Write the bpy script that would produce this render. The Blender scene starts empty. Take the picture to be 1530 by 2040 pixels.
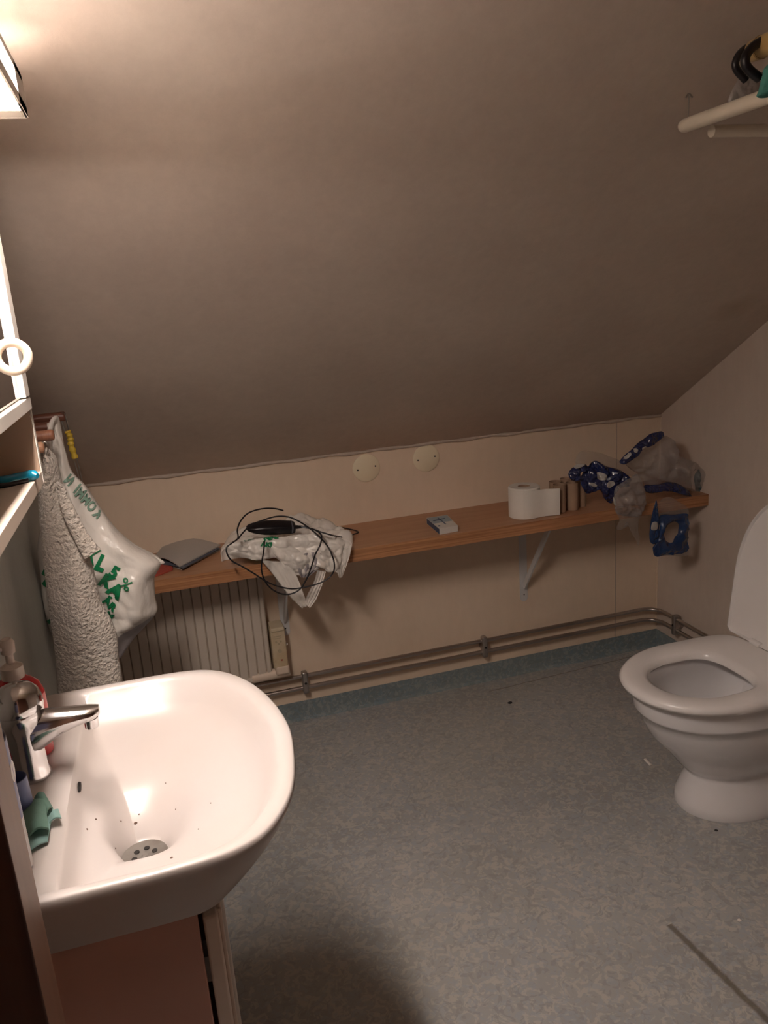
import bpy, bmesh, math, random
import numpy as np
from mathutils import Vector, Matrix, noise
from mathutils.bvhtree import BVHTree

random.seed(7)
PI = math.pi
SC = bpy.context.scene
COL = SC.collection

# ------------------------------------------------------------------ camera
YAW, PITCH, ROLL, CAMH, FPX = math.radians(15.645), math.radians(14.997), math.radians(-4.088), 1.5, 1567.3
fw = Vector((math.sin(YAW)*math.cos(PITCH), math.cos(YAW)*math.cos(PITCH), -math.sin(PITCH)))
rt0 = Vector((math.cos(YAW), -math.sin(YAW), 0)); up0 = rt0.cross(fw)
rt = math.cos(ROLL)*rt0 + math.sin(ROLL)*up0
up = -math.sin(ROLL)*rt0 + math.cos(ROLL)*up0
EYE = Vector((0, 0, CAMH))
cam_d = bpy.data.cameras.new('camera'); cam = bpy.data.objects.new('camera', cam_d); COL.objects.link(cam)
cam.matrix_world = Matrix(((rt.x, up.x, -fw.x, 0), (rt.y, up.y, -fw.y, 0), (rt.z, up.z, -fw.z, CAMH), (0, 0, 0, 1)))
cam_d.sensor_fit = 'HORIZONTAL'; cam_d.sensor_width = 36; cam_d.lens = FPX/1530*36
cam_d.clip_start = 0.02
SC.camera = cam

# ------------------------------------------------------------------ light and exposure
LAMP_POWER = 64.0      # emission strength of the bottom diffuser
FRONT_POWER, TOP_POWER = 10.5, 3.8
SC.view_settings.view_transform = 'Standard'; SC.view_settings.look = 'None'
SC.view_settings.gamma = 1; SC.view_settings.use_curve_mapping = False
SC.view_settings.exposure = 1.2
w = bpy.data.worlds.new('world'); SC.world = w; w.use_nodes = True
w.node_tree.nodes['Background'].inputs[0].default_value = (1, .8, .7, 1)
w.node_tree.nodes['Background'].inputs[1].default_value = 0.0
LIGHT_COL = (1.0, .865, .775)

# ------------------------------------------------------------------ room numbers
XL, XR, YB, YF = -.33, 1.9155, 2.676, -.45
KNEE = .99; SL = .667; ZC = 2.35

def on(px, py, ax, v):
    """point of the place seen at a pixel of the photo, on the plane axis=v"""
    d = rt*((px-765)/FPX) - up*((py-1020)/FPX) + fw
    return EYE + d*((v-EYE[ax])/d[ax])
def aty(px, py, y): return on(px, py, 1, y)
def atz(px, py, z): return on(px, py, 2, z)

# ------------------------------------------------------------------ materials
def mat(name, color, rough=.6, metal=0, spec=.5, coat=0, bump=None, var=None, trans=0, alpha=1, sheen=0):
    m = bpy.data.materials.new(name); m.use_nodes = True
    nt = m.node_tree; b = nt.nodes['Principled BSDF']
    b.inputs['Base Color'].default_value = (*color, 1)
    b.inputs['Roughness'].default_value = rough; b.inputs['Metallic'].default_value = metal
    b.inputs['Specular IOR Level'].default_value = spec
    b.inputs['Coat Weight'].default_value = coat; b.inputs['Transmission Weight'].default_value = trans
    b.inputs['Alpha'].default_value = alpha; b.inputs['Sheen Weight'].default_value = sheen
    N, L = nt.nodes, nt.links
    tc = N.new('ShaderNodeTexCoord')
    if var:                                     # (scale, second colour, amount, stretch)
        mp = N.new('ShaderNodeMapping'); mp.inputs['Scale'].default_value = var[3] if len(var) > 3 else (1, 1, 1)
        nz = N.new('ShaderNodeTexNoise'); nz.inputs['Scale'].default_value = var[0]; nz.inputs['Detail'].default_value = 6
        rp = N.new('ShaderNodeValToRGB')
        rp.color_ramp.elements[0].position = .35; rp.color_ramp.elements[1].position = .68
        rp.color_ramp.elements[0].color = (*color, 1)
        rp.color_ramp.elements[1].color = (*[color[i]*(1-var[2])+var[1][i]*var[2] for i in range(3)], 1)
        L.new(tc.outputs['Object'], mp.inputs[0]); L.new(mp.outputs[0], nz.inputs['Vector'])
        L.new(nz.outputs[0], rp.inputs[0]); L.new(rp.outputs[0], b.inputs['Base Color'])
    if bump:                                    # (scale, strength, distance, stretch)
        mp = N.new('ShaderNodeMapping'); mp.inputs['Scale'].default_value = bump[3] if len(bump) > 3 else (1, 1, 1)
        nz = N.new('ShaderNodeTexNoise'); nz.inputs['Scale'].default_value = bump[0]; nz.inputs['Detail'].default_value = 5
        bp = N.new('ShaderNodeBump'); bp.inputs['Strength'].default_value = bump[1]; bp.inputs['Distance'].default_value = bump[2]
        L.new(tc.outputs['Object'], mp.inputs[0]); L.new(mp.outputs[0], nz.inputs['Vector'])
        L.new(nz.outputs[0], bp.inputs['Height']); L.new(bp.outputs[0], b.inputs['Normal'])
    return m

def wall_mat(name, c1, c2, stain=None):
    m = bpy.data.materials.new(name); m.use_nodes = True
    nt = m.node_tree; N, L = nt.nodes, nt.links; b = N['Principled BSDF']
    b.inputs['Roughness'].default_value = .75; b.inputs['Specular IOR Level'].default_value = .25
    tc = N.new('ShaderNodeTexCoord')
    n1 = N.new('ShaderNodeTexNoise'); n1.inputs['Scale'].default_value = 2.2; n1.inputs['Detail'].default_value = 5
    mp = N.new('ShaderNodeMapping'); mp.inputs['Scale'].default_value = (1, 1, .3)
    n2 = N.new('ShaderNodeTexNoise'); n2.inputs['Scale'].default_value = 38; n2.inputs['Detail'].default_value = 8; n2.inputs['Roughness'].default_value = .7
    ad = N.new('ShaderNodeMath'); ad.operation = 'MULTIPLY_ADD'; ad.inputs[1].default_value = .55
    rp = N.new('ShaderNodeValToRGB')
    rp.color_ramp.elements[0].position = .55; rp.color_ramp.elements[1].position = 1.0
    rp.color_ramp.elements[0].color = (*c1, 1); rp.color_ramp.elements[1].color = (*c2, 1)
    L.new(tc.outputs['Object'], n1.inputs['Vector']); L.new(tc.outputs['Object'], mp.inputs[0]); L.new(mp.outputs[0], n2.inputs['Vector'])
    L.new(n2.outputs[0], ad.inputs[0]); L.new(n1.outputs[0], ad.inputs[2]); L.new(ad.outputs[0], rp.inputs[0])
    out = rp.outputs[0]
    if stain:                                   # list of (point, radius, colour, amount): damp stains with their own shape
        for (p, r, c, a) in stain:
            d = N.new('ShaderNodeVectorMath'); d.operation = 'DISTANCE'; d.inputs[1].default_value = p
            L.new(tc.outputs['Object'], d.inputs[0])
            s = N.new('ShaderNodeMath'); s.operation = 'MULTIPLY_ADD'; s.inputs[1].default_value = r*1.2
            L.new(n1.outputs[0], s.inputs[0]); L.new(d.outputs['Value'], s.inputs[2])
            mr = N.new('ShaderNodeMapRange'); mr.inputs['From Min'].default_value = r*.5; mr.inputs['From Max'].default_value = r*1.8
            mr.inputs['To Min'].default_value = a; mr.inputs['To Max'].default_value = 0
            L.new(s.outputs[0], mr.inputs[0])
            mx = N.new('ShaderNodeMix'); mx.data_type = 'RGBA'; mx.inputs[7].default_value = (*c, 1)
            L.new(mr.outputs[0], mx.inputs[0]); L.new(out, mx.inputs[6]); out = mx.outputs[2]
    L.new(out, b.inputs['Base Color'])
    bp = N.new('ShaderNodeBump'); bp.inputs['Strength'].default_value = .25; bp.inputs['Distance'].default_value = .002
    L.new(n2.outputs[0], bp.inputs['Height']); L.new(bp.outputs[0], b.inputs['Normal'])
    return m

def vinyl_mat(name, base, fleck, blue, seams=None):
    m = bpy.data.materials.new(name); m.use_nodes = True
    nt = m.node_tree; N, L = nt.nodes, nt.links; b = N['Principled BSDF']
    b.inputs['Roughness'].default_value = .5; b.inputs['Specular IOR Level'].default_value = .35
    tc = N.new('ShaderNodeTexCoord')
    def nz(sc, det, dist, thr0, thr1):
        mp = N.new('ShaderNodeMapping'); mp.inputs['Location'].default_value = (sc, sc*.3, sc*.7)
        n = N.new('ShaderNodeTexNoise'); n.inputs['Scale'].default_value = sc; n.inputs['Detail'].default_value = det; n.inputs['Distortion'].default_value = dist
        r = N.new('ShaderNodeMapRange'); r.inputs['From Min'].default_value = thr0; r.inputs['From Max'].default_value = thr1
        L.new(tc.outputs['Object'], mp.inputs[0]); L.new(mp.outputs[0], n.inputs['Vector']); L.new(n.outputs[0], r.inputs[0]); return r.outputs[0]
    def mix(a, f, c, amt):
        mu = N.new('ShaderNodeMath'); mu.operation = 'MULTIPLY'; mu.inputs[1].default_value = amt; L.new(f, mu.inputs[0])
        x = N.new('ShaderNodeMix'); x.data_type = 'RGBA'; L.new(mu.outputs[0], x.inputs[0])
        if isinstance(a, tuple): x.inputs[6].default_value = (*a, 1)
        else: L.new(a, x.inputs[6])
        x.inputs[7].default_value = (*c, 1); return x.outputs[2]
    c = mix(base, nz(3, 3, 0, .4, .65), tuple(v*.82 for v in base), 1)
    c = mix(c, nz(34, 4, 1.6, .50, .55), fleck, .5)
    c = mix(c, nz(40, 4, 1.8, .52, .58), blue, .6)
    c = mix(c, nz(30, 5, 2, .56, .60), tuple(v*.72 for v in base), .6)
    c = mix(c, nz(1.7, 2, 0, .5, .7), (fleck[0]*.8, fleck[1]*.78, fleck[2]*.7), .25)
    if seams:
        sep = N.new('ShaderNodeSeparateXYZ')
        wob = N.new('ShaderNodeTexNoise'); wob.inputs['Scale'].default_value = 30
        ds = N.new('ShaderNodeVectorMath'); ds.operation = 'SCALE'; ds.inputs['Scale'].default_value = .008
        ad = N.new('ShaderNodeVectorMath'); ad.operation = 'ADD'
        L.new(tc.outputs['Object'], wob.inputs['Vector']); L.new(wob.outputs[1], ds.inputs[0])
        L.new(tc.outputs['Object'], ad.inputs[0]); L.new(ds.outputs[0], ad.inputs[1])
        for (p0, p1, hw, col, amt) in seams:    # worn weld lines in the vinyl
            dd = Vector(p1)-Vector(p0); ln = dd.length; dd.normalize(); nn = Vector((-dd.y, dd.x, 0))
            def dot(v, off):
                q = N.new('ShaderNodeVectorMath'); q.operation = 'DOT_PRODUCT'; q.inputs[1].default_value = v
                L.new(ad.outputs[0], q.inputs[0]); s = N.new('ShaderNodeMath'); s.operation = 'SUBTRACT'; s.inputs[1].default_value = off
                L.new(q.outputs['Value'], s.inputs[0]); return s.outputs[0]
            a = dot(nn, nn.dot(Vector(p0))); aa = N.new('ShaderNodeMath'); aa.operation = 'ABSOLUTE'; L.new(a, aa.inputs[0])
            r1 = N.new('ShaderNodeMapRange'); r1.inputs['From Min'].default_value = hw*.4+.004*0; r1.inputs['From Max'].default_value = hw; r1.inputs['To Min'].default_value = 1; r1.inputs['To Max'].default_value = 0
            L.new(aa.outputs[0], r1.inputs[0])
            t = dot(dd, dd.dot(Vector(p0)))
            r2 = N.new('ShaderNodeMath'); r2.operation = 'GREATER_THAN'; r2.inputs[1].default_value = 0; L.new(t, r2.inputs[0])
            r3 = N.new('ShaderNodeMath'); r3.operation = 'LESS_THAN'; r3.inputs[1].default_value = ln; L.new(t, r3.inputs[0])
            m1 = N.new('ShaderNodeMath'); m1.operation = 'MULTIPLY'; L.new(r1.outputs[0], m1.inputs[0]); L.new(r2.outputs[0], m1.inputs[1])
            m2 = N.new('ShaderNodeMath'); m2.operation = 'MULTIPLY'; L.new(m1.outputs[0], m2.inputs[0]); L.new(r3.outputs[0], m2.inputs[1])
            c = mix(c, m2.outputs[0], col, amt)
    L.new(c, b.inputs['Base Color'])
    return m

def film_mat(name, color, alpha, rough=.12):
    m = bpy.data.materials.new(name); m.use_nodes = True
    nt = m.node_tree; N, L = nt.nodes, nt.links; b = N['Principled BSDF']
    b.inputs['Base Color'].default_value = (*color, 1); b.inputs['Roughness'].default_value = rough
    b.inputs['Alpha'].default_value = alpha; b.inputs['Specular IOR Level'].default_value = .9
    n = N.new('ShaderNodeTexNoise'); n.inputs['Scale'].default_value = 30; n.inputs['Detail'].default_value = 3
    bp = N.new('ShaderNodeBump'); bp.inputs['Strength'].default_value = 1.0; bp.inputs['Distance'].default_value = .012
    tc = N.new('ShaderNodeTexCoord'); L.new(tc.outputs['Object'], n.inputs['Vector'])
    L.new(n.outputs[0], bp.inputs['Height']); L.new(bp.outputs[0], b.inputs['Normal'])
    return m

def emit_mat(name, color, strength):
    m = bpy.data.materials.new(name); m.use_nodes = True
    b = m.node_tree.nodes['Principled BSDF']; b.inputs['Base Color'].default_value = (.9, .9, .9, 1)
    b.inputs['Emission Color'].default_value = (*color, 1); b.inputs['Emission Strength'].default_value = strength
    return m

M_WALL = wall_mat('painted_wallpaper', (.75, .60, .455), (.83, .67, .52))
M_WALLR = wall_mat('painted_wallpaper_right', (.58, .48, .41), (.66, .56, .48))  # wallpaper colour darkened here in place of less lamp light on this wall
M_WALLL = wall_mat('painted_wallpaper_grey', (.50, .50, .47), (.58, .58, .54))
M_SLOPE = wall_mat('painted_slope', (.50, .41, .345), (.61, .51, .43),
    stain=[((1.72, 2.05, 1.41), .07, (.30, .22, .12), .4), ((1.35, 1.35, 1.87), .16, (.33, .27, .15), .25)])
M_FLOOR = vinyl_mat('vinyl_floor', (.38, .38, .37), (.54, .51, .45), (.33, .36, .40),
    seams=[((1.02, 1.345, 0), (1.06, .95, 0), .011, (.10, .075, .045), .75), ((1.06, .95, 0), (1.1, .3, 0), .004, (.10, .08, .05), .5),
           ((1.1, 2.585, 0), (1.86, 2.625, 0), .004, (.13, .10, .06), .6)])
M_SKIRT = vinyl_mat('vinyl_skirting', (.23, .27, .28), (.34, .37, .36), (.17, .24, .29))
M_PORC = mat('porcelain', (.82, .80, .80), .13, spec=.5, coat=.4)
M_PORCS = mat('porcelain_sink', (.64, .595, .575), .30, spec=.45, coat=.14, var=(5, (.62, .55, .50), .5))
M_SEAT = mat('seat_plastic', (.84, .81, .79), .25)
M_CHROME = mat('chrome', (.66, .65, .65), .12, metal=1, bump=(14, .08, .002))
M_PIPE = mat('chromed_pipe', (.52, .47, .44), .28, metal=1)
M_CLIP = mat('clip_metal', (.45, .42, .40), .32, metal=1)
M_DARK = mat('dark_hole', (.02, .017, .015), .8)
M_BOARD = mat('shelf_veneer', (.42, .215, .115), .42, var=(9, (.50, .27, .15), .8, (.5, 6, 6)))
M_EDGE = mat('plywood_edge', (.30, .125, .05), .6, var=(26, (.52, .26, .12), 1, (.15, 1, 7)))
M_WHITEP = mat('white_paint', (.74, .70, .66), .4)
M_BRACK = mat('bracket_paint', (.66, .65, .64), .4)
M_RAD = mat('radiator_paint', (.66, .58, .50), .45, var=(6, (.60, .52, .43), .6))
M_GROOVE = mat('radiator_groove', (.40, .32, .25), .6)
M_CREAM = mat('cream_plastic', (.66, .56, .40), .45, var=(18, (.50, .36, .2), .7))
M_CREAM2 = mat('cream_sleeve', (.74, .60, .48), .45)
M_DISC = mat('disc_plastic', (.88, .77, .56), .4)
M_CAB = mat('cabinet_lacquer', (.80, .68, .58), .35)
M_CABW = mat('cabinet_white', (.85, .80, .74), .35)
M_MIRROR = mat('mirror_glass', (.75, .75, .75), .03, metal=1)
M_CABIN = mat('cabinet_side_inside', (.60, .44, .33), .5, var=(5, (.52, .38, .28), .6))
M_WOODD = mat('dark_peg_wood', (.15, .055, .035), .4, var=(30, (.22, .09, .055), .8, (1, 5, 5)))
M_WOODR = mat('red_peg_wood', (.36, .15, .09), .4, var=(40, (.46, .22, .13), .8, (6, 6, 1)))
M_WOODE = mat('pale_peg_wood', (.55, .30, .18), .5)
M_JAMB = mat('brown_jamb_wood', (.27, .135, .085), .45, var=(6, (.33, .17, .10), .8, (8, 8, .6)))
M_WOODSHADE = mat('shade_dark_wood', (.10, .035, .02), .4, var=(6, (.16, .06, .03), .8, (8, 8, .6)))  # jamb brown with shade put into the colour; also darkens the front wall
M_RACKW = mat('rack_tube_paint', (.72, .64, .52), .35)
M_TAN = mat('varnished_pole', (.55, .38, .16), .3, var=(6, (.40, .26, .09), .8, (8, 1, 8)))
M_BLACK = mat('black_plastic', (.006, .005, .007), .35)
M_CORD = mat('black_cord', (.012, .01, .012), .4)
M_TEAL = mat('teal_plastic', (.02, .30, .30), .35)
M_BAG = mat('bag_film', (.80, .75, .69), .27, bump=(13, .8, .014, (1, 1, .6)), spec=.6)
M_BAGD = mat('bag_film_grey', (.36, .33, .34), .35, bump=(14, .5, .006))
M_GREEN = mat('green_print', (.01, .20, .075), .35)
M_GREENF = mat('faded_green_print', (.20, .32, .25), .4)
M_TOWEL = mat('terry_cloth', (.66, .60, .54), .95, spec=.1, bump=(150, 1.0, .012), var=(7, (.56, .48, .40), .8), sheen=.3)
M_RED = mat('red_soap', (.55, .02, .025), .25, coat=.3)
M_PINK = mat('pink_label', (.75, .14, .13), .35)
M_PUMP = mat('pump_plastic', (.72, .63, .56), .4)
M_BLUECUP = mat('blue_cup_plastic', (.10, .13, .28), .4)
M_CANW = mat('can_white', (.72, .68, .66), .35)
M_CANB = mat('can_blue', (.24, .25, .42), .35)
M_CANN = mat('can_navy', (.012, .01, .06), .3)
M_SPONGE = mat('green_cloth', (.13, .25, .20), .9, bump=(90, .6, .003), var=(20, (.18, .31, .26), .8))
M_SPONGE2 = mat('green_cloth_pale', (.24, .40, .37), .9)
M_PAPER = mat('tissue_paper', (.82, .78, .71), .9, bump=(60, .3, .002))
M_CARD = mat('cardboard', (.34, .225, .15), .85, var=(20, (.40, .27, .18), .7, (1, 1, .3)))
M_CARDIN = mat('cardboard_inside', (.20, .13, .085), .9)
M_CLOTH = mat('grey_cloth', (.46, .42, .38), .9, bump=(80, .4, .002))
M_CLOTHB = mat('grey_cloth_edge', (.10, .11, .14), .9)
M_REDCL = mat('red_cloth', (.40, .07, .045), .8)
M_BOXW = mat('box_card_white', (.66, .63, .58), .5)
M_BOXB = mat('box_card_blue', (.05, .085, .16), .5)
M_BOXP = mat('box_card_pale', (.30, .38, .43), .5)
M_FILMB = film_mat('blue_film', (.009, .017, .085), 1.0, .2)
M_FILMB2 = film_mat('bright_blue_film', (.012, .045, .15), .93, .25)
M_FILMC = film_mat('clear_film', (.50, .45, .42), .20, .1)
M_FILMG = film_mat('greyish_film', (.42, .39, .38), .40, .06)
M_FILMW = film_mat('white_film_print', (.50, .48, .45), 1, .3)
M_YEL = mat('yellow_tape', (.60, .40, .04), .5, bump=(60, .6, .003))
M_WIRE = mat('steel_wire', (.50, .48, .45), .35, metal=1)
M_LAMPH = mat('lamp_housing', (.62, .56, .50), .4)
M_EMIT = emit_mat('lamp_diffuser', LIGHT_COL, LAMP_POWER)
M_EMITF = emit_mat('lamp_front_diffuser', LIGHT_COL, FRONT_POWER)
M_EMITT = emit_mat('lamp_top_diffuser', LIGHT_COL, TOP_POWER)
M_BLUEH = mat('razor_handle', (.0, .20, .33), .25, coat=.3)
M_DRAIN = mat('drain_steel', (.42, .40, .37), .4, metal=.8, var=(30, (.30, .26, .22), .8))

# ------------------------------------------------------------------ mesh helpers
def link(name, bm, m, parent=None, smooth=True, sub=0, bev=0, auto=None):
    me = bpy.data.meshes.new(name)
    bmesh.ops.recalc_face_normals(bm, faces=bm.faces)
    bm.to_mesh(me); bm.free()
    ms = m if isinstance(m, (list, tuple)) else [m]
    for x in ms: me.materials.append(x)
    for p in me.polygons: p.use_smooth = smooth
    o = bpy.data.objects.new(name, me); COL.objects.link(o)
    if bev:
        b = o.modifiers.new('bevel', 'BEVEL'); b.width = bev; b.segments = 3; b.limit_method = 'ANGLE'; b.angle_limit = math.radians(35)
    if sub:
        s = o.modifiers.new('subsurf', 'SUBSURF'); s.levels = sub; s.render_levels = sub
    if smooth and auto is not False:
        me.set_sharp_from_angle(angle=math.radians(auto or 42))
    if parent is not None:
        o.parent = parent; o.matrix_parent_inverse = Matrix.Translation(parent.location).inverted()
    return o

def tag(o, label, cat, group=None, kind=None):
    o['label'] = label; o['category'] = cat
    if group: o['group'] = group
    if kind: o['kind'] = kind
    return o
def thing(name, loc, label, cat, group=None):
    o = bpy.data.objects.new(name, None); COL.objects.link(o); o.location = loc; o.empty_display_size = .05
    return tag(o, label, cat, group)
def struct(name, bm, m, **k):
    o = link(name, bm, m, **k); o['kind'] = 'structure'; return o

def box(bm, x0, x1, y0, y1, z0, z1, mi=0):
    vs = [bm.verts.new((x, y, z)) for x in (x0, x1) for y in (y0, y1) for z in (z0, z1)]
    for q in ((0, 1, 3, 2), (4, 6, 7, 5), (0, 4, 5, 1), (2, 3, 7, 6), (0, 2, 6, 4), (1, 5, 7, 3)):
        f = bm.faces.new([vs[i] for i in q]); f.material_index = mi
    return bm
def B(*a, mi=0): return box(bmesh.new(), *a, mi=mi)

def loft(rings, cap0=True, cap1=True, closed=True, bm=None, mi=0):
    bm = bm or bmesh.new()
    vr = [[bm.verts.new(p) for p in r] for r in rings]
    n = len(vr[0])
    for a, b in zip(vr, vr[1:]):
        for i in range(n if closed else n-1):
            j = (i+1) % n
            f = bm.faces.new((a[i], a[j], b[j], b[i])); f.material_index = mi
    if cap0: bm.faces.new(vr[0][::-1]).material_index = mi
    if cap1: bm.faces.new(vr[-1]).material_index = mi
    return bm

def lathe(prof, c, n=40, bm=None, axis='Z', cap=True, sx=1, sy=1, mi=0):
    rings = []
    for r, h in prof:
        ring = []
        for i in range(n):
            a = 2*PI*i/n
            u, v = r*math.cos(a)*sx, r*math.sin(a)*sy
            p = (u, v, h) if axis == 'Z' else ((u, h, v) if axis == 'Y' else (h, u, v))
            ring.append(Vector(c)+Vector(p))
        rings.append(ring)
    return loft(rings, cap, cap, bm=bm, mi=mi)

def catmull(pts, k=8, closed=False):
    P = [Vector(p) for p in pts]; n = len(P); out = []
    rng = n if closed else n-1
    for i in range(rng):
        if closed: p0, p1, p2, p3 = P[(i-1) % n], P[i], P[(i+1) % n], P[(i+2) % n]
        else:
            p1, p2 = P[i], P[i+1]; p0 = P[i-1] if i else p1*2-p2; p3 = P[i+2] if i+2 < n else p2*2-p1
        for j in range(k):
            t = j/k
            out.append(.5*((2*p1)+(p2-p0)*t+(2*p0-5*p1+4*p2-p3)*t*t+(3*p1-p0-3*p2+p3)*t**3))
    if not closed: out.append(P[-1].copy())
    return out

def tube(pts, r, n=12, bm=None, cap=True, closed=False, mi=0, flat=1.0):
    P = [Vector(p) for p in pts]; rings = []
    rr = r if isinstance(r, (list, tuple)) else [r]*len(P)
    prev = None
    for i, p in enumerate(P):
        if closed: t = P[(i+1) % len(P)]-P[i-1]
        else: t = P[min(i+1, len(P)-1)]-P[max(i-1, 0)]
        if t.length < 1e-9: t = Vector((0, 0, 1))
        t.normalize()
        if prev is None:
            a = Vector((0, 0, 1)) if abs(t.z) < .9 else Vector((0, 1, 0))
            u = t.cross(a).normalized()
        else:
            u = (prev - t*prev.dot(t)).normalized()
        prev = u; v = t.cross(u)
        rings.append([p+rr[i]*(math.cos(2*PI*k/n)*u+math.sin(2*PI*k/n)*v*flat) for k in range(n)])
    if closed: rings.append(rings[0]); 
    b = loft(rings, cap and not closed, cap and not closed, bm=bm, mi=mi)
    if closed: bmesh.ops.remove_doubles(b, verts=b.verts, dist=1e-6)
    return b

def fnoise(p, s, o=0): return noise.noise(Vector(p)*s+Vector((o*3.1, o*7.7, o*1.3)))
def ridge(p, s, o=0): return 1-2*abs(fnoise(p, s, o))
def crump(p, s, o=0):
    d = noise.voronoi(Vector(p)*s+Vector((o*3.7, o*1.9, o*5.3)))[0]
    return min(1.0, (d[1]-d[0])*1.6)-.4

def pouch(outline, y, T, Tb=None, wr=.01, ws=22, seed=0, rings=30, k=14, lean=None, bm=None, sharp=False, mi=0):
    """crumpled closed pouch: outline = world points (x, z) in an upright plane at depth y"""
    Tb = T*.5 if Tb is None else Tb
    if sharp:
        O = []
        for i in range(len(outline)):
            a, b = Vector(outline[i]), Vector(outline[(i+1) % len(outline)])
            O += [a.lerp(b, j/k) for j in range(k)]
    else: O = [Vector(p) for p in catmull([(p[0], p[1], 0) for p in outline], k, True)]
    c = Vector((sum(p[0] for p in O)/len(O), sum(p[1] for p in O)/len(O)))
    bm = bm or bmesh.new(); n = len(O)
    def P(s, i, side):
        q = O[i]; x = c.x+(q[0]-c.x)*s; z = c.y+(q[1]-c.y)*s
        e = math.sqrt(max(0, 1-s**2.6))
        yy = y+(lean(x, z) if lean else 0)
        wv = (crump((x, side, z), ws, seed)*.9+crump((x+.3*z, side, z), ws*2.1, seed+5)*.45+fnoise((x, side, z), ws*.5, seed+9)*.8)*wr*min(1, e*1.6+.25)
        return Vector((x+fnoise((x, z, 3), ws, seed+3)*wr*.4, yy+(-T*e-wv if side else Tb*e-wv*.3), z+fnoise((x, z, 8), ws, seed+4)*wr*.4))
    for side in (1, 0):
        cv = bm.verts.new(P(0, 0, side)); prev = None
        for r in range(1, rings+1):
            cur = [bm.verts.new(P(r/rings, i, side)) for i in range(n)]
            for i in range(n):
                j = (i+1) % n
                f = bm.faces.new((cv, cur[i], cur[j]) if prev is None else (prev[i], cur[i], cur[j], prev[j])); f.material_index = mi
            prev = cur
    bmesh.ops.remove_doubles(bm, verts=bm.verts, dist=1e-5)
    return bm

def pxz(pts, y):
    return [(aty(a, b, y).x, aty(a, b, y).z) for a, b in pts]

def bvh_of(*objs):
    vs, fs = [], []
    for o in objs:
        off = len(vs); vs += [v.co.copy() for v in o.data.vertices]; fs += [[i+off for i in p.vertices] for p in o.data.polygons]
    return BVHTree.FromPolygons(vs, fs)

def stamp(name, poly_bm, bvh, off, m, parent, d=Vector((0, 1, 0)), start=1.2, th=.0004, cut=.006):
    """lay flat printed shapes (verts x,_,z) onto a surface, looking along d"""
    for _ in range(5):
        es = [e for e in poly_bm.edges if e.calc_length() > cut]
        if not es: break
        bmesh.ops.subdivide_edges(poly_bm, edges=es, cuts=1, use_grid_fill=False)
        bmesh.ops.triangulate(poly_bm, faces=poly_bm.faces)
    dead = []
    for v in poly_bm.verts:
        hit, nrm, idx, dist = bvh.ray_cast(v.co-d*start, d)
        if hit is None: dead.append(v)
        else:
            if nrm.dot(d) > 0: nrm = -nrm
            v.co = hit-d*off+nrm*off*.3
    bmesh.ops.delete(poly_bm, geom=dead, context='VERTS')
    if not poly_bm.faces: poly_bm.free(); return None
    return link(name, poly_bm, m, parent, smooth=True, auto=False)

def text_bm(s, size, bold=.0):
    cu = bpy.data.curves.new('t', 'FONT'); cu.body = s; cu.size = size; cu.offset = bold*size; cu.resolution_u = 3
    ob = bpy.data.objects.new('t', cu); COL.objects.link(ob)
    dg = bpy.context.evaluated_depsgraph_get(); me = bpy.data.meshes.new_from_object(ob.evaluated_get(dg))
    bm = bmesh.new(); bm.from_mesh(me); bpy.data.objects.remove(ob); bpy.data.curves.remove(cu); bpy.data.meshes.remove(me)
    bmesh.ops.triangulate(bm, faces=bm.faces)
    return bm
def place_xz(bm, origin, ang, sx=1, sy=1, shear=0, y=0):
    ca, sa = math.cos(ang), math.sin(ang)
    for v in bm.verts:
        a, b = v.co.x*sx+v.co.y*shear, v.co.y*sy
        v.co = Vector((origin[0]+a*ca-b*sa, y, origin[1]+a*sa+b*ca))
    return bm
def ellipse_bm(c, rx, rz, ang=0, y=0, n=20):
    bm = bmesh.new(); ca, sa = math.cos(ang), math.sin(ang)
    vs = [bm.verts.new((c[0]+rx*math.cos(t)*ca-rz*math.sin(t)*sa, y, c[1]+rx*math.cos(t)*sa+rz*math.sin(t)*ca)) for t in [2*PI*i/n for i in range(n)]]
    cv = bm.verts.new((c[0], y, c[1]))
    for i in range(n): bm.faces.new((cv, vs[i], vs[(i+1) % n]))
    return bm
def poly_bm(pts, y=0):
    bm = bmesh.new(); bm.faces.new([bm.verts.new((p[0], y, p[1])) for p in pts]); bmesh.ops.triangulate(bm, faces=bm.faces); return bm

# ================================================================== THE ROOM
T = .1
struct('floor', B(XL-T, XR+T, YF-T, YB+T, -.1, 0), M_FLOOR, smooth=False)
struct('wall_back', B(XL-T, XR+T, YB, YB+T, -.0, KNEE+.02), M_WALL, smooth=False)
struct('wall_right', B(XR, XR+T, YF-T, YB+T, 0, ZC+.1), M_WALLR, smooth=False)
struct('wall_left', B(XL-T, XL, YF-T, YB+T, 0, ZC+.1), M_WALLL, smooth=False)
struct('wall_front', B(XL-T, XR+T, YF-T, YF, 0, ZC+.1), M_WOODSHADE, smooth=False)  # unseen wall, coloured dark to keep bounce light off vanity and jamb
ytop = YB-(ZC-KNEE)/SL
bm = bmesh.new()
# sloping ceiling slab
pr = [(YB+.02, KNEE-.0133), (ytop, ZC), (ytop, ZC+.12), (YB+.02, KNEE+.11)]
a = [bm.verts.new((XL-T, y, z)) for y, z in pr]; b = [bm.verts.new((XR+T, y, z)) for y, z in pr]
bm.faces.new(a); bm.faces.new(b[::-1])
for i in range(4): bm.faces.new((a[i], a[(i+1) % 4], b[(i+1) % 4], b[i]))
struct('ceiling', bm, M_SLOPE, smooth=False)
struct('ceiling', B(XL-T, XR+T, YF-T, ytop+.02, ZC, ZC+.1), M_WALL, smooth=False)
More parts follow.
